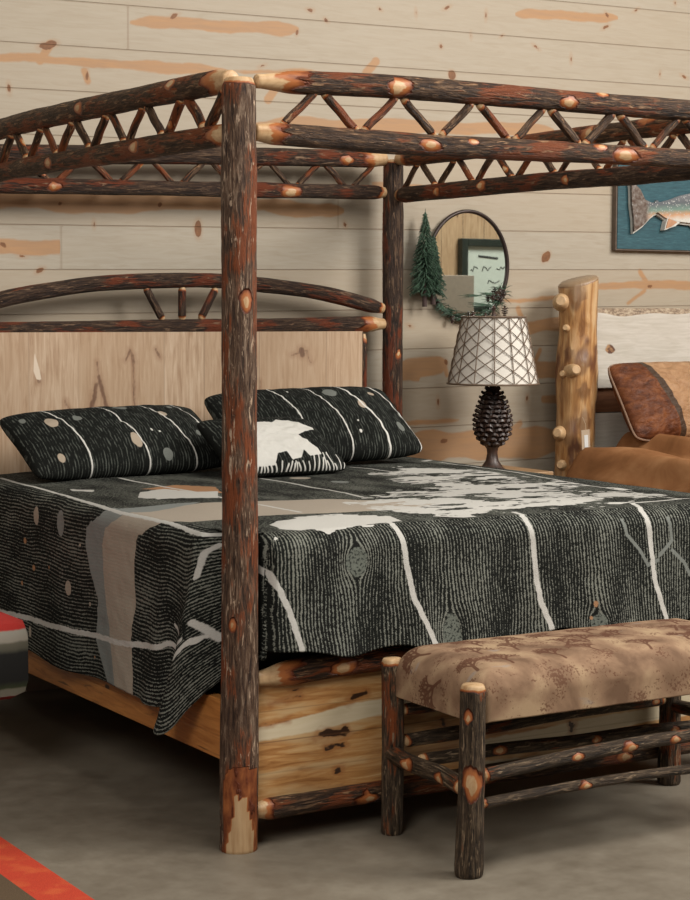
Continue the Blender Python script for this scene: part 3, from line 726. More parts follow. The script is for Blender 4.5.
    n.bump(n.math('ADD', n.math('MULTIPLY', wv, .6), n.math('MULTIPLY', n.step(th, .2, .4), .5)), .35, .002)
    m = n.fin(c, .95, spec=.08)
    cl = np.stack([A, B, A*0], -1).reshape(-1, 3)
    o = mesh('quilt', V, Fc, m, None, True, {'cloth': cl, 'phase': ps.ravel(), 'white': Wt.ravel(), 'beige': Be.ravel(), 'grey': Gr.ravel(), 'orange': Or.ravel(), 'knot': kk.ravel(), 'twig': Gy.ravel()}, origin=(W/2, L/2, ZT))
    sm = o.modifiers.new('cloth_thickness', 'SOLIDIFY'); sm.thickness = .007; sm.offset = -1
    tag(o, 'black wood grain quilt with white stripes and a beige path covering the canopy bed', 'quilt')
quilt()

# ================================================================== PILLOWS
def pillow_mat(name, orient=0):
    n = NM(name); cv = n.attr('cloth', True); ph = n.attr('phase')
    wv = n.noise(cv, 420, 2, .6); wv2 = n.noise(n.map(cv, (1, .25, 1)), 110, 3, .6)
    fr = n.math('ABSOLUTE', n.math('SUBTRACT', n.math('FRACT', ph), .5))
    th = n.math('ADD', fr, n.math('ADD', n.math('MULTIPLY', n.math('SUBTRACT', wv2, .5), 1.5), n.math('MULTIPLY', n.math('SUBTRACT', wv, .5), .4)))
    c = n.mix(n.step(th, .34, .60), n.mix(wv, (.004, .0045, .004), (.014, .015, .013)), n.mix(wv, (.045, .050, .043), (.10, .108, .094)))
    def over(c, att, col, e=.0012):
        s = n.math('ADD', n.attr(att), n.math('MULTIPLY', n.math('SUBTRACT', wv2, .5), .003)); return n.mix(n.step(s, -e, e), c, col)
    c = over(c, 'grey', n.mix(wv, (.09, .095, .085), (.20, .21, .19)))
    c = over(c, 'beige', n.mix(wv, (.30, .24, .18), (.42, .35, .27)))
    c = over(c, 'white', n.mix(wv, (.48, .465, .425), (.68, .665, .62)))
    n.bump(wv, .3, .002)
    return n.fin(c, .95, spec=.08)
M['pillow'] = pillow_mat('woven_pillow_cloth')
def pillow(name, w, h, t, origin, ex_, ey_, mat, pattern=None, seed=1, pw=.45, nu=300, nv=90, pinch=.05, sag=0, both=True, wrk=.008):
    """ex_ = direction of width, ey_ = direction of height; bottom edge centre sits at origin"""
    ex_ = np.array(ex_, float); ex_ /= np.linalg.norm(ex_); ey_ = np.array(ey_, float); ey_ -= ex_*np.dot(ex_, ey_); ey_ /= np.linalg.norm(ey_)
    nn = np.cross(ex_, ey_)
    uu = np.sin(np.linspace(-PI/2, PI/2, nu)); vv = np.sin(np.linspace(-PI/2, PI/2, nv))
    U, Vv = np.meshgrid(uu, vv, indexing='ij')
    prof = (np.clip(1-np.abs(U)**2.6, 0, 1)**pw)*(np.clip(1-np.abs(Vv)**2.3, 0, 1)**pw)
    px = U*w/2*(1-pinch*(1-np.abs(U))*0-pinch*.9*(1-Vv**2)*np.abs(U)**3)
    py = Vv*h/2*(1-pinch*1.4*(1-U**2)*0-pinch*.6*(1-U**2)*np.abs(Vv)**3*0+pinch*.9*U**2*np.abs(Vv)**3)
    cp = 1-.055*np.abs(U)**7*np.abs(Vv)**7; px = px*cp; py = py*(1-.10*np.abs(U)**7*np.abs(Vv)**7)
    py = py-sag*(1-U**2)*(Vv+1)/2
    Vs = []; at_ = []
    for sg in (1, -1):
        T = sg*t/2*prof*(1+.12*(fbm(U*2+seed, Vv*2, seed)-.5))+prof*wrk*(fbm(U*7+seed, Vv*7, seed+sg)-.5)*2*(1 if sg > 0 else .5)
        Pt = np.array(origin)+ex_*px[..., None]+ey_*(py+h/2)[..., None]+nn*T[..., None]
        Vs.append(Pt.reshape(-1, 3))
    N = nu*nv; i = np.arange(nu-1)[:, None]*nv; k = np.arange(nv-1)[None, :]
    f1 = np.stack([i+k, i+nv+k, i+nv+k+1, i+k+1], -1).reshape(-1, 4); f2 = f1[:, ::-1]+N
    V = np.vstack(Vs)
    # weld borders
    idx = np.arange(2*N); G = np.arange(N).reshape(nu, nv)
    bd = np.concatenate([G[0], G[-1], G[:, 0], G[:, -1]]); idx[bd+N] = bd
    Fc = [list(map(int, idx[q])) for q in np.vstack([f1, f2])]
    x = U*w/2; y = Vv*h/2
    at1 = pattern(x, y, w, h, 1) if pattern else {}; at2 = pattern(x, y, w, h, -1) if pattern else {}
    A_ = {k_: np.concatenate([np.asarray(at1[k_]).ravel(), np.asarray(at2[k_]).ravel()]) for k_ in at1}
    A_['cloth'] = np.tile(np.stack([x, y, x*0], -1).reshape(-1, 3), (2, 1))
    me_o = mesh(name, V, Fc, mat, None, True, A_, origin=tuple(origin))
    bm = bmesh.new(); bm.from_mesh(me_o.data); bmesh.ops.delete(bm, geom=[v for v in bm.verts if not v.link_faces], context='VERTS'); bm.to_mesh(me_o.data); bm.free()
    return me_o
def sham_pat(stripes, spots):
    def f(x, y, w, h, side):
        wt = np.full(x.shape, -1.); gr = wt.copy(); be = wt.copy()
        for s0, s1, wd in stripes:   # seam from top to bottom, bowed
            xc = s0+(s1-s0)*(.5-y/h)+.025*(1-(2*y/h)**2); wt = np.maximum(wt, wd-np.abs(x-xc))
        for (sx, sy, rx, ry, k) in spots:
            s = ell_sd(x, y, sx, sy, rx, ry)
            if k == 'g': gr = np.maximum(gr, s)
            elif k == 'b': be = np.maximum(be, s)
            else: wt = np.maximum(wt, s)
        ps = (x+.01*(fbm(x*6, y*5, 3)-.5))/.012
        return dict(white=wt, grey=gr, beige=be, phase=ps)
    return f
zq = ZT+.013
lp = pillow('pillow_sham', .84, .36, .16, (.47, 1.63, zq+.018), (1, .11, .015), (0, .80, .50), M['pillow'],
            sham_pat([(-.27, -.20, .0031), (-.06, .04, .0031), (.13, .24, .0031), (.28, .40, .0031)],
                     [(-.27, .05, .024, .030, 'b'), (-.36, .10, .012, .015, 'g'), (-.16, .06, .018, .018, 'g'), (.01, -.09, .020, .036, 'b'), (.05, .12, .030, .020, 'g'), (.20, .06, .018, .020, 'b'), (.27, .12, .012, .010, 'g'), (.10, -.04, .005, .008, 'w'), (.13, -.05, .004, .006, 'w'), (.30, -.06, .010, .014, 'g'), (.12, -.15, .02, .02, 'g'), (-.31, -.13, .014, .02, 'b'), (.35, .02, .006, .008, 'w')]), 3)
tag(lp, 'long black wood grain patterned pillow sham on the left half of the bed', 'pillow', 'pillows on the canopy bed')
rp = pillow('pillow_sham', .84, .40, .18, (1.305, 1.65, zq+.030), (1, .0, .018), (0, .78, .56), M['pillow'],
            sham_pat([(-.18, -.10, .0031), (-.02, .07, .0031), (.13, .24, .0046), (.31, .41, .0046)],
                     [(.09, .10, .030, .026, 'g'), (.20, .02, .017, .024, 'b'), (.33, -.10, .018, .024, 'g'), (.29, .10, .015, .014, 'b'), (.12, -.13, .006, .008, 'w'), (-.30, .1, .015, .02, 'g'), (.13, -.08, .004, .005, 'w'), (.38, -.02, .01, .014, 'g'), (-.09, .12, .004, .006, 'w')]), 6)
tag(rp, 'plump black patterned pillow sham with white stripes leaning by the right headboard post', 'pillow', 'pillows on the canopy bed')
def bear(x, y, w, h, side):
    wt = np.full(x.shape, -1.)
    if side > 0:
        body = [(-.18, -.145), (-.19, -.02), (-.17, .075), (-.08, .095), (.00, .085), (.04, .115), (.065, .105), (.09, .112), (.125, .095), (.175, .055), (.170, .040), (.12, .025), (.075, .005), (.08, -.03), (.11, -.075), (.115, -.11), (.06, -.12), (.045, -.09), (.02, -.125), (-.02, -.13), (-.03, -.095), (-.07, -.10), (-.10, -.145)]
        wt = np.maximum(wt, poly_sd(x-.02, y+.01, body)); 
        for gx in np.linspace(-.21, .23, 26):
            r = math.sin(gx*311)*.5; wt = np.maximum(wt, line_sd(x, y, [(gx, -.17), (gx+.03*r, -.155+.045*abs(math.sin(gx*97))*(1 if gx > .08 or gx < -.15 else .2))], .0028))
    return dict(white=wt, grey=wt*0-1, beige=wt*0-1, phase=x/.012+.5*fbm(x*9, y*9, 2))
sp = pillow('throw_pillow', .50, .33, .12, (.945, 1.355, zq+.016), (1, .06, -.01), (0, .80, .46), M['pillow'], bear, 9, nu=180, nv=120)
tag(sp, 'small black throw pillow with a white bear, lying in front of the shams', 'pillow', 'pillows on the canopy bed')

# ================================================================== BENCH
bench = empty('log_bench', (.95, -.3, 0))
tag(bench, 'low hickory log bench with tan tree print cushion at the foot of the bed', 'bench')
BX0, BX1, BYF, BYB = .408, 1.50, -.52, -.085
angv = vert_angle(CX-.4, CY)
log('leg', [(BX0-.002, BYF, 0), (BX0+.004, BYF, .25), (BX0+.006, BYF, .505)], .038, M['bark_bench'], bench, r1=.034, n=30, ds=.007, pale=(0, .012), tap=(.01, .012), tapr=.9, knots=[(.245, angv+.05, .027), (.42, angv-.45, .011)], seed=51)
log('leg', [(BX0+.038, BYB, 0), (BX0+.04, BYB, .25), (BX0+.036, BYB, .50)], .032, M['bark_bench'], bench, r1=.030, n=26, ds=.008, pale=(0, .012), tap=(.01, .012), tapr=.9, seed=52)
log('leg', [(BX1, BYB+.03, 0), (BX1, BYB+.03, .25), (BX1-.004, BYB+.03, .50)], .036, M['bark_bench'], bench, r1=.034, n=26, ds=.008, pale=(0, .012), tap=(.01, .012), tapr=.9, seed=53)
log('leg', [(BX1+.02, BYF, 0), (BX1+.02, BYF, .25), (BX1+.02, BYF, .505)], .038, M['bark_bench'], bench, r1=.034, n=26, ds=.008, pale=(0, .012), tap=(.01, .012), tapr=.9, seed=54)
def st(a, b, r, **k): log('stretcher', [a, b], r, M['bark_bench'], bench, n=20, ds=.008, pale=(.014, .014), tap=(.02, .02), tapr=.8, bend=.006, **k)
st((BX0+.036, -.07+.0, .235), (BX0+.0, BYF+.03, .228), .024, knots=[(.14, 0, .016), (.33, .2, .014)], seed=60)
st((BX1, -.07, .25), (BX1+.02, BYF+.03, .25), .022, seed=61)
st((BX0+.035, BYF, .262), (BX1-.0, BYF, .300), .019, knots=[(.30, 0, .012), (.50, .2, .014), (.78, .1, .012), (.66, .1, .010)], seed=62)
st((BX0+.03, BYF, .187), (BX1-.0, BYF, .198), .014, knots=[(.35, .1, .012)], seed=63)
st((BX0+.07, BYB+.0, .262), (BX1-.03, BYB+.03, .272), .020, knots=[(.95, .1, .010)], seed=64)
st((BX0+.03, -.24, .245), (BX1-.0, -.24, .225), .018, knots=[(.25, 0, .012), (.6, .2, .010), (.9, .2, .010)], seed=65)
st((BX0+.068, BYB+.0, .352), (BX1-.03, BYB+.03, .356), .017, seed=66)
def cushion():
    cx, cy = (BX0+BX1)/2+.02, (BYF+BYB)/2-.0; hx, hy = (BX1-BX0)/2-.005, .225; z0, z1 = .412, .548
    nu, nv = 430, 190
    uu = np.linspace(-1, 1, nu); vv = np.linspace(-1, 1, nv); U, Vv = np.meshgrid(uu, vv, indexing='ij')
    # rounded box by mapping the grid over the top and down the sides
    def prof(u, hw, r):   # arc-length parameter -> offset, drop
        tot = hw+.10; s = np.abs(u)*tot; flat_ = hw-r
        th = np.clip((s-flat_)/r, 0, PI/2); off = np.where(s < flat_, s, flat_+r*np.sin(th)); drop = np.where(s < flat_, 0, r*(1-np.cos(th)))
        ext = np.clip(s-flat_-r*PI/2, 0, None); return np.sign(u)*off, drop+ext
    ox, dx = prof(U, hx, .085); oy, dy = prof(Vv, hy, .075)
    cr = np.clip(np.sqrt((dx/.09)**2+(dy/.09)**2), 0, 1.6)
    D = np.minimum(np.sqrt(dx**2+dy**2), z1-z0)
    k = np.clip(np.minimum(dx, dy)/.09, 0, 1)
    X = cx+ox*(1-.05*k-.10*np.clip(dy-.09, 0, 1)); Y = cy+oy*(1-.12*k)
    Z = z1-D-.012+.012*(1-U**4)*(1-Vv**2)+.003*(fbm(U*9, Vv*5, 3)-.5)
    # tree print
    px, py = U*(hx+.1), Vv*(hy+.1)
    tr = np.full(U.shape, -1.); rng = random.Random(5); cen = []
    for gx in range(-4, 5):
        for gy in (-1, 0, 1):
            cen.append((gx*.145+rng.uniform(-.03, .03)+(.07 if gy else 0), gy*.115+rng.uniform(-.02, .02)))
    def branch(x, y, ang, ln_, w_, d, segs):
        x2, y2 = x+math.cos(ang)*ln_, y+math.sin(ang)*ln_; segs.append((x, y, x2, y2, w_))
        if d: 
            for s in (-1, 0, 1) if d > 1 else (-1, 1): branch(x2, y2, ang+s*rng.uniform(.4, .8), ln_*rng.uniform(.6, .85), w_*.72, d-1, segs)
    for (tx, ty) in cen:
        segs = []; branch(tx, ty-.05, PI/2+rng.uniform(-.7, .7), .034, .0022, 4, segs)
        msk = (np.abs(px-tx) < .11) & (np.abs(py-ty) < .11)
        if not msk.any(): continue
        a_, b_ = px[msk], py[msk]; best = np.full(a_.shape, -1.)
        for (x_, y_, x2, y2, w_) in segs: best = np.maximum(best, line_sd(a_, b_, [(x_, y_), (x2, y2)], w_*1.7))
        tr[msk] = np.maximum(tr[msk], best)
    V = np.stack([X, Y, Z], -1).reshape(-1, 3); i = np.arange(nu-1)[:, None]*nv; q = np.arange(nv-1)[None, :]
    Fc = np.stack([i+q, i+nv+q, i+nv+q+1, i+q+1], -1).reshape(-1, 4).tolist()
    G = np.arange(nu*nv).reshape(nu, nv)
    loop = list(G[:, 0])+list(G[-1, 1:])+list(G[-2::-1, -1])+list(G[0, -2:0:-1]); Fc.append([int(t) for t in loop][::-1])
    n = NM('tree_print_fabric'); co = n.attr('cloth', True); a1 = n.noise(co, 7, 4, .55, .4); a2 = n.noise(co, 300, 2)
    c = n.ramp(a1, [(.36, (.15, .085, .05)), (.5, (.27, .165, .10)), (.64, (.40, .275, .165))])
    tn = n.noise(n.map(co, (1, 1.3, 1), (3, 7, 0)), 10.5, 3)
    gap = n.noise(co, 130, 3)
    c = n.mix(n.math('MULTIPLY', n.step(n.math('ADD', tn, n.math('MULTIPLY', n.math('SUBTRACT', gap, .5), .9)), .60, .68), .7), c, (.10, .035, .018))
    c = n.mix(n.math('MULTIPLY', n.step(n.attr('tree'), -.0022, .0002), .85), c, (.085, .026, .012))
    c = n.mix(n.math('MULTIPLY', a2, .25), c, (.12, .08, .05))
    gb = n.noise(n.map(co, (1, 2.5, 1), (9, 2, 0)), 6, 2)
    c = n.mix(n.math('MULTIPLY', n.step(gb, .66, .72), .5), c, (.26, .23, .21))
    n.bump(a2, .25, .001)
    m = n.fin(c, .85, spec=.2)
    mesh('seat_cushion', V, Fc, m, bench, True, {'cloth': np.stack([px, py, px*0], -1).reshape(-1, 3), 'tree': tr.ravel()})
cushion()

# ================================================================== NIGHTSTAND AND LAMP
M['stand_wood'] = boards('nightstand_boards', 0, (.28, .15, .07), (.46, .29, .15), width=.12, streak=.4)
ns = empty('nightstand', (2.25, 2.0, 0)); tag(ns, 'rustic wooden nightstand between the two beds, mostly hidden behind the quilt', 'nightstand')
refine_box('body', (2.07, 1.86, .10), (2.46, 2.2, .765), M['stand_wood'], ns, 0, 2)
refine_box('top_board', (2.04, 1.83, .766), (2.49, 2.22, .796), M['stand_wood'], ns, 0, 1)
for x in (2.1, 2.43):
    for y in (1.89, 2.17): MB().tube([(x, y, 0), (x, y, .1)], .02, 12).build('leg', M['bark_dark'], ns)
for z in (.2, .48):
    dr_ = refine_box('drawer', (2.1, 1.845, z), (2.43, 1.86, z+.24), M['stand_wood'], ns, 0, 2)
    MB().tube([(2.265, 1.846, z+.12), (2.265, 1.82, z+.12)], .012, 12).build('knob', M['bark_dark'], dr_)

LX, LY, LZ = 2.255, 1.95, .797
lamp = empty('table_lamp', (LX, LY, LZ)); tag(lamp, 'table lamp with dark pinecone base and white shade in a wire lattice', 'lamp')
n = NM('bronze_resin'); v = n.noise(n.obj(), 40, 4); c = n.ramp(v, [(.3, (.018, .010, .008)), (.7, (.075, .040, .028))]); M['bronze'] = n.fin(c, .42, spec=.5)
MB().lathe([(0, 0), (.058, 0), (.060, .008), (.045, .020), (.028, .045), (.022, .075), (.024, .095), (.03, .105)], (LX, LY, LZ), 32).build('base', M['bronze'], lamp)
pc = MB(); zc0, zc1 = LZ+.098, LZ+.350
def egg(t): return .085*(math.sin(PI*min(1, t**.80*.97+.02)))**.62*(1-.22*t)
pc.lathe([(max(.012, egg(t)*.84), (zc1-zc0)*t) for t in np.linspace(0, 1, 16)], (LX, LY, zc0), 24)
NR = 13
for j in range(NR):
    t = (j+.6)/NR; z = zc0+(zc1-zc0)*t; R = egg(t)*.86; cnt = max(6, int(17*R/.085))
    for q in range(cnt):
        th = 2*PI*(q+.5*(j % 2))/cnt+random.uniform(-.04, .04); wd = 2*PI*max(R, .03)/cnt*.50; ln_ = .024+.006*random.random()
        c_, s_ = math.cos(th), math.sin(th); up = .5-.9*(.5-t)*-1
        def pt(o, a, zz): return (LX+(R-.006+o)*c_-a*s_, LY+(R-.006+o)*s_+a*c_, z+zz)
        V = [pt(0, -wd*.7, -.004), pt(0, wd*.7, -.004), pt(ln_*.75, wd, .004), pt(ln_, wd*.35, .010), pt(ln_, -wd*.35, .010), pt(ln_*.75, -wd, .004),
             pt(0, -wd*.7, .010), pt(0, wd*.7, .010), pt(ln_*.70, wd*.9, .014), pt(ln_*.86, wd*.3, .019), pt(ln_*.86, -wd*.3, .019), pt(ln_*.70, -wd*.9, .014)]
        pc.add(V, [[5, 4, 3, 2, 1, 0], [6, 7, 8, 9, 10, 11], [0, 1, 7, 6], [1, 2, 8, 7], [2, 3, 9, 8], [3, 4, 10, 9], [4, 5, 11, 10], [5, 0, 6, 11]])
pc.build('pinecone', M['bronze'], lamp, False)
MB().tube([(LX, LY, zc1-.01), (LX, LY, LZ+.60)], .007, 12).build('stem', M['bronze'], lamp)
MB().tube([(LX, LY, zc1-.01), (LX, LY, zc1+.05)], .014, 14).build('neck', M['bronze'], lamp)
Z0, Z1, R0, R1 = LZ+.372, LZ+.652, .192, .135
n = NM('linen_shade'); v = n.noise(n.map(n.obj(), (1, 1, 1)), 180, 3); c = n.mix(v, (.62, .57, .50), (.78, .74, .67)); M['shade'] = n.fin(c, .85)
n.b.inputs['Transmission Weight'].default_value = 0
sh = MB().lathe([(R0-.004, 0), (R1-.004, Z1-Z0), (R1-.007, Z1-Z0), (R0-.007, 0), (R0-.004, 0)], (LX, LY, Z0), 64).build('lamp_shade', M['shade'], lamp)
M['wire'] = flat('antique_brass_wire', (.15, .10, .065), .6, .1)
wl = MB(); NRB = 14
def sp_(th, t): r = R0+(R1-R0)*t+.001; return (LX+r*math.cos(th), LY+r*math.sin(th), Z0+(Z1-Z0)*t)
for q in range(NRB):
    th = 2*PI*q/NRB+.08
    wl.tube([sp_(th, t) for t in (0, .33, .66, 1)], .0022, 6)
    for sg in (1, -1):
        for st_ in (0,):
            pts = []
            for t in np.linspace(0, 1, 41): pts.append(sp_(th+sg*(2*PI/NRB)*5.0*t, t))
            wl.tube(pts, .0018, 5)
for t, r in ((0, .004), (1, .0035)):
    ring = [sp_(2*PI*k/64, t) for k in range(65)]; wl.tube(ring, r, 8, False)
for th in (0, 2*PI/3, 4*PI/3): wl.tube([(LX, LY, Z1-.03), sp_(th, .97)], .0025, 6)
wl.build('wire_lattice', M['wire'], lamp)
MB().lathe([(.0, .60), (.009, .60), (.012, .62), (.012, .655), (.006, .675), (.011, .69), (.004, .70), (0, .70)], (LX, LY, LZ), 16).build('finial', M['bronze'], lamp)

# ================================================================== MIRROR
MX, MZ, MY = 2.332, 1.667, YW-.018
RX, RZ = .212, .238
mir = empty('wall_mirror', (MX, YW-.002, MZ)); tag(mir, 'round dark rimmed wall mirror trimmed with small fir trees and pine sprigs', 'mirror')
n = NM('mirror_glass'); M['glass'] = n.fin((.82, .86, .82), .015, 1)
M['rim'] = flat('dark_bronze_rim', (.035, .022, .018), .4, .4)
V = [(MX, MY, MZ)]+[(MX+RX*math.cos(t), MY, MZ+RZ*math.sin(t)) for t in np.linspace(0, 2*PI, 64, endpoint=False)]
V += [(x, YW-.003, z) for (x, y, z) in V]
Fc = [[0, 1+k, 1+(k+1) % 64] for k in range(64)]+[[65, 66+(k+1) % 64, 66+k] for k in range(64)]+[[1+k, 66+k, 66+(k+1) % 64, 1+(k+1) % 64] for k in range(64)]
mesh('mirror_glass', V, Fc, M['glass'], mir, False)
MB().tube([(MX+RX*math.cos(t), MY-.002, MZ+RZ*math.sin(t)) for t in np.linspace(0, 2*PI, 81)], .0085, 10, False).build('frame', M['rim'], mir)
n = NM('fir_needles'); v = n.noise(n.obj(), 70, 3); c = n.ramp(v, [(.3, (.012, .030, .018)), (.7, (.055, .115, .065))]); M['fir'] = n.fin(c, .7)
M['trunk'] = flat('trunk_bark', (.06, .035, .03), .8)
def fir(x, z0, z1, rad, seed, tz):
    rg = random.Random(seed); fm = MB(); y = YW-.062
    n_ = 30
    for j in range(n_):
        t = j/(n_-1); z = z0+(z1-z0)*t; R = rad*(1-t)**.85*rg.uniform(.75, 1.15)+.004
        for q in range(11):
            th = 2*PI*q/11+rg.random(); e = (x+R*math.cos(th), y+min(R, .05)*math.sin(th), z-R*.45)
            b = (x, y, z); mid = tuple((b[i]+e[i])/2 for i in range(3)); mid = (mid[0], mid[1], mid[2]+.004)
            fm.tube([b, mid, e], [.003, .0035, .0008], 4)
            for s in range(4):
                u = rg.uniform(.35, 1); c0 = [b[i]+(e[i]-b[i])*u for i in range(3)]
                fm.tube([c0, (c0[0]+rg.uniform(-.012, .012), c0[1]+rg.uniform(-.008, .008), c0[2]-rg.uniform(.002, .014))], [.0018, .0006], 3)
    fm.tube([(x, y, z1-.03), (x, y, z1+.022)], [.003, .0008], 5)
    f_ = fm.build('fir_tree', M['fir'], mir, False)
    MB().tube([(x, y, tz), (x, y, z0+.06)], [.011, .008], 10).build('trunk', M['trunk'], f_)
fir(2.078, 1.575, 1.885, .080, 3, 1.49); fir(2.122, 1.560, 1.785, .060, 4, 1.50)
# pine garland over the lower rim
ga = MB(); rg = random.Random(9)
for k in range(26):
    t = math.radians(-140+115*k/25.); x = MX+RX*.97*math.cos(t); z = MZ+RZ*.97*math.sin(t)
    for q in range(9):
        a = rg.uniform(-PI, PI) if k % 3 else rg.choice((PI, 0))+rg.uniform(-.5, .3); l_ = rg.uniform(.02, .055)*(1.3 if 0 < k < 8 or k > 20 else 1)
        ga.tube([(x, MY-.012, z), (x+l_*math.cos(a)*.6, MY-.022, z+l_*math.sin(a)*.45+.002), (x+l_*math.cos(a), MY-.018, z+l_*math.sin(a)*.7-.003)], [.0016, .0014, .0005], 3)
for (x0, z0, n_) in ((2.52, 1.545, 15), (2.45, 1.50, 12), (2.40, 1.54, 10), (2.26, 1.475, 12)):
    for q in range(n_):
        a = PI+rg.uniform(-.35, .35); l_ = rg.uniform(.06, .12)
        ga.tube([(x0, MY-.012, z0), (x0+l_*math.cos(a), MY-.02, z0+l_*math.sin(a)*.35)], [.0014, .0005], 3)
ga.build('pine_garland', M['fir'], mir, False)
for (x, z, r) in ((2.478, 1.540, .016), (2.492, 1.558, .014), (2.512, 1.548, .015), (2.455, 1.530, .013), (2.498, 1.523, .012), (2.520, 1.472, .017), (2.415, 1.448, .012), (2.35, 1.452, .013), (2.24, 1.435, .012)):
    pm = MB()
    for j in range(5):
        t = j/4.; zz = (t-.5)*r*2.2; R = r*math.sin(PI*(.15+.75*t))
        for q in range(7):
            th = 2*PI*q/7+j*.5; pm.tube([(x, MY-.018, z+zz), (x+R*math.cos(th), MY-.018+R*.6*math.sin(th), z+zz+.003)], [.004, .0025], 5)
    pm.build('pinecone', M['bronze'], mir, False)

# framed board and carton across the aisle: what the mirror shows
def vm(px, py, yv): q = at(px, py, 1, yv); return q[0], q[2]
MIRY = MY
ysn = -2.30; yv = 2*MIRY-ysn
sx0, sz1 = vm(467, 246, yv); sx1, sz0 = vm(530, 306, yv)
sb = empty('framed_notice_board', ((sx0+sx1)/2, ysn-.03, (sz0+sz1)/2)); tag(sb, 'framed white board with handwriting, seen reflected in the round mirror', 'sign')
M['blackframe'] = flat('black_frame', (.02, .028, .022), .4)
M['white_board'] = flat('white_board', (.60, .68, .62), .4, 0, .04)
fr_ = .055
MB().box((sx0-fr_, ysn-.035, sz0-fr_), (sx1+fr_, ysn-.03, sz1+fr_)).build('backing', M['blackframe'], sb, False)
MB().box((sx0-fr_, ysn-.03, sz0-fr_), (sx0, ysn+.02, sz1+fr_), .005).box((sx1, ysn-.03, sz0-fr_), (sx1+fr_, ysn+.02, sz1+fr_), .005).box((sx0, ysn-.03, sz1), (sx1, ysn+.02, sz1+fr_), .005).box((sx0, ysn-.03, sz0-fr_), (sx1, ysn+.02, sz0), .005).build('frame', M['blackframe'], sb, False)
MB().box((sx0, ysn-.029, sz0), (sx1, ysn-.02, sz1)).build('board', M['white_board'], sb, False)
wr_ = MB(); rg = random.Random(4)
M['ink'] = flat('marker_ink', (.03, .035, .035), .6)
for row, (x0f, x1f) in enumerate(((.08, .75), (.35, .9), (.45, .9))):
    zz = sz1-(sz1-sz0)*(.38+.2*row); x = sx0+(sx1-sx0)*x0f; pts = []
    while x < sx0+(sx1-sx0)*x1f:
        pts.append((x, ysn-.018, zz+rg.uniform(-.022, .022))); x += rg.uniform(.008, .022)
        if len(pts) > 5 and rg.random() < .25: wr_.tube(pts, .0035, 5); pts = []; x += .03
    if len(pts) > 1: wr_.tube(pts, .0035, 5)
wr_.tube([(sx0+.2*(sx1-sx0), ysn-.018, sz1-.07), (sx0+.5*(sx1-sx0), ysn-.018, sz1-.085)], .008, 6)
wr_.build('handwriting', M['ink'], sb, False)
bx0, bz1 = vm(437, 275, 6.1); bx1, bz0 = vm(474, 311, 6.1); ysb = 2*MIRY-6.1
M['carton'] = flat('grey_carton', (.30, .26, .21), .8, 0, .06)
M['shelfm'] = flat('dark_shelf_wood', (.12, .07, .04), .7)
MB().box((bx0-.3, ysb-.22, bz0-.05), (bx1+.35, ysb+.05, bz0-.01), .004).box((bx0-.25, ysb-.2, 0), (bx0-.2, ysb+.0, bz0-.05)).box((bx1+.2, ysb-.2, 0), (bx1+.25, ysb, bz0-.05)).build('display_stand', M['shelfm'], None, False, origin=(bx0, ysb, 0))
tag(bpy.data.objects['display_stand'], 'tall dark wooden display stand reflected in the mirror under the carton', 'stand')
ct = MB().box((bx0, ysb-.2, bz0-.009), (bx1, ysb, bz1), .004).build('carton', M['carton'], None, False, origin=((bx0+bx1)/2, ysb-.1, bz0-.009)); tag(ct, 'plain grey brown carton reflected in the mirror beside the framed board', 'box')

# ================================================================== FISH PLAQUE
fp = empty('fish_plaque', (3.60, YW, 1.95)); tag(fp, 'teal wooden wall plaque with a painted trout cutout, at the right edge', 'wall art')
n = NM('teal_painted_board'); co = n.obj(); g_ = n.noise(n.map(co, (1.5, 1, 12)), 14, 5, .7); c = n.ramp(g_, [(.35, (.010, .050, .066)), (.6, (.022, .085, .105)), (.8, (.09, .165, .175))]); M['teal'] = n.fin(c, .6)
M['plaque_edge'] = flat('plaque_edge', (.11, .08, .06), .7)
pb = MB().box((3.146, YW-.03, 1.752), (4.05, YW-.001, 2.17), .002).build('plaque_edge_board', M['plaque_edge'], fp, False)
MB().box((3.153, YW-.034, 1.760), (4.043, YW-.0305, 2.162)).build('painted_face', M['teal'], fp, False)
def prism(pts, y0, y1, name, mat, parent, attrs=None):
    n_ = len(pts); V = [(x, y0, z) for x, z in pts]+[(x, y1, z) for x, z in pts]
    bm = bmesh.new(); vs_ = [bm.verts.new(v) for v in V]
    bm.faces.new(vs_[:n_]); bm.faces.new(vs_[n_:][::-1])
    for i in range(n_): bm.faces.new([vs_[i], vs_[n_+i], vs_[n_+(i+1) % n_], vs_[(i+1) % n_]])
    bmesh.ops.recalc_face_normals(bm, faces=bm.faces); bmesh.ops.triangulate(bm, faces=[f for f in bm.faces if len(f.verts) > 4])
    me = bpy.data.meshes.new(name); off = Vector(parent['_w'])
    for v in bm.verts: v.co -= off
    bm.to_mesh(me); bm.free(); me.materials.append(mat); o = bpy.data.objects.new(name, me); COL.objects.link(o); o.parent = parent; o['_w'] = list(parent['_w']); return o
fish_pts = [(3.228, 1.838), (3.224, 1.90), (3.212, 1.96), (3.208, 2.04), (3.200, 2.075), (3.26, 2.03), (3.29, 1.985), (3.32, 1.975), (3.345, 1.972), (3.36, 1.985), (3.375, 1.975), (3.44, 1.99), (3.50, 2.01), (3.60, 2.03), (3.68, 2.07), (3.72, 2.04), (3.85, 2.02), (3.95, 1.985), (4.00, 1.94), (3.95, 1.90), (3.85, 1.875), (3.70, 1.868), (3.60, 1.868), (3.575, 1.885), (3.50, 1.890), (3.455, 1.900), (3.415, 1.905), (3.365, 1.930), (3.33, 1.912), (3.28, 1.868)]
n = NM('painted_trout'); co = n.obj(); sx_ = n.node('ShaderNodeSeparateXYZ'); n.link(co, sx_.inputs[0])
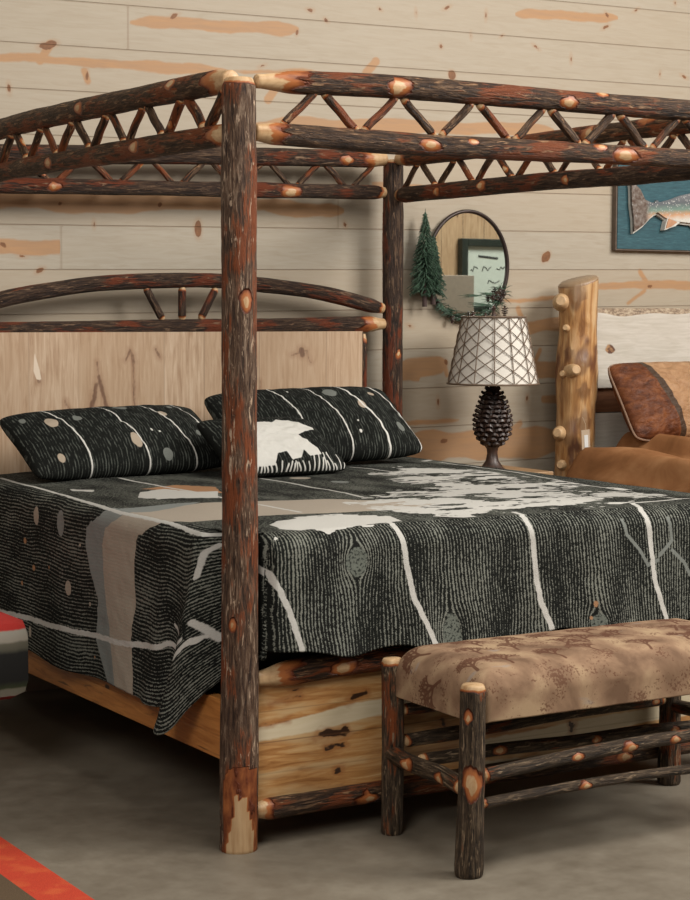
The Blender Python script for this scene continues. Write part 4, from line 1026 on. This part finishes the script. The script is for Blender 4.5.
zz = n.math('ADD', sx_.outputs[2], n.math('MULTIPLY', sx_.outputs[0], -.07))
zz = n.math('ADD', zz, n.math('MULTIPLY', n.math('SUBTRACT', n.noise(co, 30, 3), .5), .02))
c = n.ramp(n.math('MULTIPLY_ADD', zz, 5.0, .5), [(.28, (.55, .52, .46)), (.40, (.48, .26, .14)), (.52, (.14, .22, .18)), (.66, (.09, .10, .11)), (.9, (.16, .16, .17))])
c = n.mix(n.step(n.voro(co, 95), .30, .22), c, (.42, .42, .40))
tailm = n.step(sx_.outputs[0], -.27, -.31)
c = n.mix(tailm, c, n.ramp(n.noise(n.map(co, (1, 1, 1)), 60, 4), [(.35, (.07, .035, .02)), (.6, (.17, .14, .12)), (.75, (.33, .32, .30))]))
M['trout'] = n.fin(c, .5)
M['trout_edge'] = flat('white_painted_edge', (.55, .53, .48), .6)
fish = prism([(x+.003, z-.010) for x, z in fish_pts], YW-.050, YW-.034, 'cutout_backing', M['trout_edge'], fp)
prism(fish_pts, YW-.064, YW-.0505, 'trout', M['trout'], fp)
prism([(3.405, 1.848), (3.415, 1.885), (3.425, 1.905), (3.50, 1.888), (3.47, 1.868), (3.44, 1.860)], YW-.066, YW-.036, 'anal_fin', M['trout_edge'], fp)
prism([(3.412, 1.856), (3.42, 1.885), (3.428, 1.903), (3.48, 1.888), (3.45, 1.869)], YW-.070, YW-.0665, 'fin_paint', flat('fin_orange', (.42, .22, .12), .6), fp)

# ================================================================== SECOND LOG BED
b2 = empty('log_bed', (3.6, 1.2, 0)); tag(b2, 'second bed with a thick peeled log post and pale plank headboard', 'bed')
n = NM('peeled_pine_log'); lc = n.attr('lc', True); g1 = n.noise(n.map(lc, (1, 1, .12)), 38, 5, .6, .8); g2 = n.noise(n.map(lc, (1, 1, .4)), 9, 3, .5, .6)
c = n.ramp(g1, [(.3, (.17, .065, .018)), (.5, (.40, .205, .075)), (.72, (.58, .37, .18))]); c = n.mix(n.step(g2, .49, .62), c, (.13, .048, .018)); c = n.mix(n.math('MULTIPLY', n.step(g2, .46, .34), .5), c, (.66, .48, .28))
c = n.mix(n.step(n.attr('peel'), .8, .95), c, (.60, .44, .26)); c = n.mix(n.math('MULTIPLY', n.step(n.attr('peel'), .25, .6), .6), c, (.10, .04, .02))
n.bump(g1, .5, .008); M['peeled'] = n.fin(c, .38)
PX2, PY2 = 2.805, 2.09
log_p = log('log_post', [(PX2-.005, PY2, 0), (PX2+.004, PY2, .8), (PX2+.012, PY2, 1.60)], .092, M['peeled'], b2, r1=.086, n=48, ds=.012, pale=(0, .001), tap=(0, 0), seed=71, wob=.07,
    knots=[(1.52, vert_angle(-.8, -.75), .034), (1.30, vert_angle(-1, -.5), .016), (1.235, vert_angle(-.45, -1), .030), (1.14, vert_angle(-.3, -1), .02), (.93, vert_angle(-.9, -.6), .034), (1.0, vert_angle(-.2, -1), .03)])
# slanted saw cut on top
for v in log_p.data.vertices:
    if v.co.z > 1.50: v.co.z += (v.co.x)*.28*min(1, (v.co.z-1.50)/.10)
M['stub'] = flat('cut_knot_wood', (.48, .31, .16), .5, 0, .15, 60)
for (px, py, r, dx) in ((561, 301, .030, -.7), (566, 328, .016, -.9), (575, 370, .026, -.25), (563, 374, .016, -1), (558, 433, .026, -.95), (561, 465, .022, -1)):
    a = at(px, py, 1, PY2-.085 if dx > -.5 else PY2-.03); cdir = np.array([dx, -.75, .12]); cdir /= np.linalg.norm(cdir)
    st_ = MB().tube([a-cdir*.05, a-cdir*.015, a+cdir*.010, a+cdir*.016], [r*1.4, r*1.1, r*.9, r*.65], 18); st_.build('knot_stub', M['stub'], b2)
log('log_post', [(4.75, PY2, 0), (4.75, PY2, .8), (4.745, PY2, 1.60)], .100, M['peeled'], b2, r1=.092, n=36, ds=.02, pale=(0, .001), tap=(0, 0), seed=72, wob=.07)
n = NM('whitewashed_plank'); co = n.obj(); g_ = n.noise(n.map(co, (1, 1, 9)), 8, 5, .6, .5); c = n.ramp(g_, [(.3, (.43, .39, .325)), (.6, (.52, .48, .42)), (.8, (.56, .52, .46))])
M['plank'] = n.fin(c, .55)
# live-edge slab
def slab():
    x0, x1 = 2.85, 4.70; xs = np.arange(x0, x1, .012); y0, y1 = 2.13, 2.18; V = []; Fc = []
    zs = np.concatenate([np.linspace(1.13, 1.44, 12), np.linspace(1.448, 1.486, 7)])
    for x in xs:
        lo = 1.466+.004*math.sin(x*9)+.003*math.sin(x*23+1)-.018*math.exp(-((x-3.08)/.09)**2)
        for z in zs:
            t = (z-1.13)/(1.486-1.13); zz = z if z < 1.44 else z
            yy = y0+max(0, (zz-lo))/.035*.020
            V.append((x, yy, zz+(vn(x*20, zz*30, 3)-.5)*(.006 if zz > lo else 0)))
    nx, nz = len(xs), len(zs)
    for i in range(nx-1):
        for k in range(nz-1): Fc.append([i*nz+k, (i+1)*nz+k, (i+1)*nz+k+1, i*nz+k+1])
    b = len(V); xe = float(xs[-1])
    V += [(x0, y0, 1.13), (xe, y0, 1.13), (xe, y1, 1.13), (x0, y1, 1.13), (x0, y1, 1.486), (xe, y1, 1.486)]
    Fc += [[b, b+3, b+2, b+1], [b+3, b+4, b+5, b+2]]
    top0 = [i*nz+nz-1 for i in range(nx)]
    Fc.append(top0+[b+5, b+4]); Fc.append([k for k in range(nz)][::1]+[b+4, b+3, b][:3]); 
    V = np.array(V); edge = np.array([v[2]-(1.466+.004*math.sin(v[0]*9)+.003*math.sin(v[0]*23+1)-.018*math.exp(-((v[0]-3.08)/.09)**2)) for v in V])
    kn = ell_sd(V[:, 0]+V[:, 2]*.3, V[:, 2], at(610, 349, 1, y0)[0]+.3*at(610, 349, 1, y0)[2], at(610, 349, 1, y0)[2], .030, .022)
    n = NM('live_edge_plank'); co = n.obj(); g_ = n.noise(n.map(co, (1, 1, 9)), 8, 5, .6, .5); c = n.ramp(g_, [(.3, (.43, .39, .325)), (.6, (.52, .48, .42)), (.8, (.56, .52, .46))])
    bk = n.ramp(n.noise(n.map(co, (1, 1, 2)), 45, 4, .7), [(.35, (.09, .055, .035)), (.5, (.27, .19, .12)), (.65, (.42, .34, .24))])
    c = n.mix(n.step(n.attr('edge'), -.002, .002), c, bk); c = n.mix(n.step(n.attr('kn'), -.003, .002), c, n.ramp(n.noise(co, 50, 2), [(.4, (.10, .04, .02)), (.6, (.36, .20, .09))]))
    m = n.fin(c, .6)
    mesh('headboard_slab', V, Fc, m, b2, False, {'edge': edge, 'kn': kn})
slab()
MB().box((2.86, 2.13, .70), (4.7, 2.17, 1.015), .004).build('lower_plank', M['plank'], b2, False)
MB().box((2.86, 2.145, 1.125), (4.7, 2.175, 1.13), .001).build('seam_strip', M['plank'], b2, False)
refine_box('cross_plank', (2.86, 2.15, 1.018), (4.7, 2.175, 1.126), boards('dark_cross_plank', 0, (.09, .035, .018), (.22, .10, .05), width=.2, streak=.5, gaps=False), b2, 0, 2)
for xa in (2.86, 4.66): MB().box((xa, .05, .25), (xa+.04, 2.13, .45), .004).build('side_board', M['side_board'], b2, False)
for x in (2.88, 4.68): MB().tube([(x, .06, 0), (x, .06, .62)], .06, 20).build('foot_post', M['peeled'], b2)
mt2 = MB().box((2.93, .13, .46), (4.63, 2.09, .72), .05).build('mattress', flat('white_ticking', (.5, .47, .42), .8), None, True, origin=(3.7, 1.1, .46)); tag(mt2, 'pale mattress of the second bed under the brown suede comforter', 'mattress')
n = NM('brown_suede'); v = n.noise(n.obj(), 5, 4, .6, .5); v2 = n.noise(n.obj(), 220, 2); c = n.ramp(v, [(.32, (.17, .072, .026)), (.5, (.26, .115, .046)), (.7, (.36, .18, .08))]); c = n.mix(n.math('MULTIPLY', v2, .25), c, (.20, .09, .035))
n.bump(v2, .2, .001); M['suede'] = n.fin(c, .8, spec=.12)
def comforter():
    x0, x1 = 2.64, 4.90; y0, y1 = .02, 1.985; nu, nv = 150, 120
    U, Vv = np.meshgrid(np.linspace(0, 1, nu), np.linspace(0, 1, nv), indexing='ij')
    # left and right sides drop, with puffy folds running across
    s = U*2-1; a = np.abs(s); X = (x0+x1)/2+np.sign(s)*np.minimum(a*1.20, 1)*(x1-x0)/2
    dropx = np.clip(a*1.20-1, 0, 1)*1.9
    rnd = np.clip((np.minimum(a*1.2, 1)-.62)/.38, 0, 1)
    Y = y0+(y1-y0)*Vv
    fold = .036*np.sin(X*26+2*np.sin(Y*3))+.012*np.sin(X*47+Y*3)+.02*(fbm(X*4, Y*4, 3)-.5)
    ztop = .885+.022*sstep(1.2, 1.9, Y)-.02*sstep(1.6, 0, Y)
    Z = ztop+fold*(1-.4*rnd)-(1-np.sqrt(np.clip(1-rnd**2, 0, 1)))*.16-dropx
    X = X+np.sign(s)*dropx*.10*np.sin(Y*17)*.4
    Z = np.where(Y > 1.93, Z-.06*((Y-1.93)/.055)**2, Z)
    V = np.stack([X, Y, Z], -1).reshape(-1, 3); i = np.arange(nu-1)[:, None]*nv; k = np.arange(nv-1)[None, :]
    Fc = np.stack([i+k, i+nv+k, i+nv+k+1, i+k+1], -1).reshape(-1, 4)
    o = mesh('comforter', V, Fc, M['suede'], None, True, origin=(3.75, 1.1, .9)); sm = o.modifiers.new('thickness', 'SOLIDIFY'); sm.thickness = .03; sm.offset = -1
    tag(o, 'puffy caramel brown suede comforter on the second bed', 'comforter')
comforter()
def p2(x, y, w, h, side):
    bnd = x+.05*y/h*2
    rust = -(bnd+.125)  # positive on the rust side
    band = .017-np.abs(bnd+.110)
    pipe = .004-np.minimum.reduce([np.abs(w/2*.985-np.abs(x)), np.abs(h/2*.985-np.abs(y))])
    return dict(rust=rust, band=band, pipe=pipe*0-1)
n = NM('suede_and_leather_panels'); cv = n.attr('cloth', True); w_ = n.noise(n.map(cv, (1, 1.5, 1)), 14, 4, .6, .8); v2 = n.noise(cv, 260, 2)
tan = n.ramp(w_, [(.3, (.27, .14, .065)), (.7, (.40, .235, .125))]); ru = n.ramp(w_, [(.3, (.050, .014, .005)), (.5, (.11, .032, .010)), (.7, (.19, .062, .018))])
c = n.mix(n.step(n.attr('rust'), -.001, .001), tan, ru); c = n.mix(n.step(n.attr('band'), -.001, .001), c, n.mix(v2, (.035, .02, .012), (.08, .045, .025)))
n.bump(n.noise(n.map(cv, (1, 1.8, 1)), 20, 4, .6, 1.0), .6, .02); M['p2'] = n.fin(c, .55, spec=.25)
pil2 = pillow('leather_pillow', .66, .38, .18, (3.22, 1.80, .915), (1, .08, -.00), (-.22, .42, .72), M['p2'], p2, 12, wrk=.012, pinch=.02)
tag(pil2, 'rust and tan suede pillow with dark trim leaning on the second bed headboard', 'pillow')
# piping cord along the pillow edge is a part of the pillow
def piping(o, mat):
    w, h = .66, .38
    ex_ = np.array((1, .08, 0.)); ex_ /= np.linalg.norm(ex_); ey_ = np.array((-.22, .42, .72)); ey_ -= ex_*np.dot(ex_, ey_); ey_ /= np.linalg.norm(ey_)
    pts = []
    P = []
    for t in np.linspace(-1, 1, 40): P.append((t, -1))
    for t in np.linspace(-1, 1, 30)[1:]: P.append((1, t))
    for t in np.linspace(1, -1, 40)[1:]: P.append((t, 1))
    for t in np.linspace(1, -1, 30)[1:]: P.append((-1, t))
    for U, V_ in P:
        px = U*w/2*(1-.02*.9*(1-V_**2)*abs(U)**3); py = V_*h/2*(1+.02*.9*U**2*abs(V_)**3); k7 = abs(U)**7*abs(V_)**7; px *= 1-.055*k7; py *= 1-.10*k7
        pts.append(np.array((3.22, 1.80, .915))+ex_*px+ey_*(py+h/2))
    MB().tube(pts, .0055, 8).build('piping', mat, o)
piping(pil2, flat('tan_piping', (.22, .13, .08), .6))
# price tag hanging on the post
tg = empty('price_tag', tuple(at(586, 440, 1, PY2-.125))); tag(tg, 'small beige hang tag with a white sticker on the thick log post', 'tag')
tc = tg['_w']
n = NM('tag_card'); M['card'] = n.fin((.42, .32, .22), .7)
MB().box((tc[0]-.024, tc[1]-.001, tc[2]-.055), (tc[0]+.022, tc[1]+.001, tc[2]+.045), .0005, Matrix.Rotation(math.radians(-4), 3, 'Y')).build('card', M['card'], tg, False)
MB().box((tc[0]-.010, tc[1]-.0025, tc[2]-.032), (tc[0]+.010, tc[1]-.0012, tc[2]+.022), 0, Matrix.Rotation(math.radians(-4), 3, 'Y')).build('sticker', flat('white_sticker', (.62, .62, .60), .6, 0, .03), tg, False)
MB().tube([(tc[0]-.002, tc[1], tc[2]+.04), (tc[0]-.006, tc[1]-.002, tc[2]+.07), (tc[0]-.012, tc[1]+.012, tc[2]+.10)], .0012, 5).build('string', M['card'], tg)

# ================================================================== LEFT EDGE: CHAIR AND RUG
ch = empty('upholstered_chair', (-.62, 1.05, 0)); tag(ch, 'dark upholstered chair with red and white striped seat, at the left edge beside the bed', 'chair')
n = NM('striped_blanket_cloth'); co = n.obj(); sx_ = n.node('ShaderNodeSeparateXYZ'); n.link(co, sx_.inputs[0]); zz = n.math('ADD', sx_.outputs[2], n.math('MULTIPLY', n.noise(co, 25, 2), .01))
c = n.ramp(n.math('MULTIPLY_ADD', zz, 3.92, -1.20), [(0, (.30, .02, .012)), (.06, (.30, .02, .012)), (.07, (.25, .23, .18)), (.15, (.20, .19, .14)), (.17, (.04, .05, .02)), (.25, (.010, .010, .009)), (.58, (.010, .010, .009)), (.63, (.09, .085, .06)), (.70, (.12, .11, .08)), (.73, (.30, .27, .22)), (.84, (.32, .30, .25)), (.86, (.42, .025, .018)), (1, (.42, .025, .018))])
M['striped'] = n.fin(c, .9)
def sweep_cushion():
    x0, x1, y0, y1, z0, z1 = -.98, -.275, .78, 1.40, .30, .555
    b = MB(); b.box((x0, y0, z0), (x1, y1, z1), .06); return b
cu = sweep_cushion(); 
o = cu.build('seat_cushion', M['striped'], ch, True)
M['chairwood'] = flat('dark_chair_wood', (.04, .022, .015), .5)
MB().box((-1.04, .80, .30), (-.94, 1.40, .95), .04).build('backrest', M['striped'], ch)
for x, y in ((-.92, .84), (-.92, 1.34), (-.62, 1.34), (-.62, .84)): MB().tube([(x, y, .0097), (x, y, .31)], [.018, .025], 12).build('leg', M['chairwood'], ch)
n = NM('red_border_rug'); co = n.obj(); v = n.noise(co, 300, 2); v1 = n.noise(co, 12, 3)
rg_ = empty('area_rug', (-1.3, .2, 0)); tag(rg_, 'flat rug with a red border and brown field, bottom left corner', 'rug')
c = n.mix(v, (.34, .022, .006), (.58, .055, .016)); c = n.mix(n.math('MULTIPLY', n.step(v1, .5, .7), .4), c, (.60, .13, .03)); n.bump(v, .4, .003); mr = n.fin(c, .95)
n = NM('brown_rug_field'); co = n.obj(); v = n.noise(co, 300, 2); c = n.mix(v, (.05, .030, .014), (.13, .08, .038)); n.bump(v, .4, .003); mf = n.fin(c, .95)
rb = MB().box((-2.6, -1.9, .0), (-.528, 1.45, .008), .002).build('border', mr, rg_, False)
MB().box((-2.47, -1.77, .004), (-.655, 1.32, .0095), .001).build('field', mf, rg_, False)

for o in bpy.data.objects:
    if '_w' in o: del o['_w']
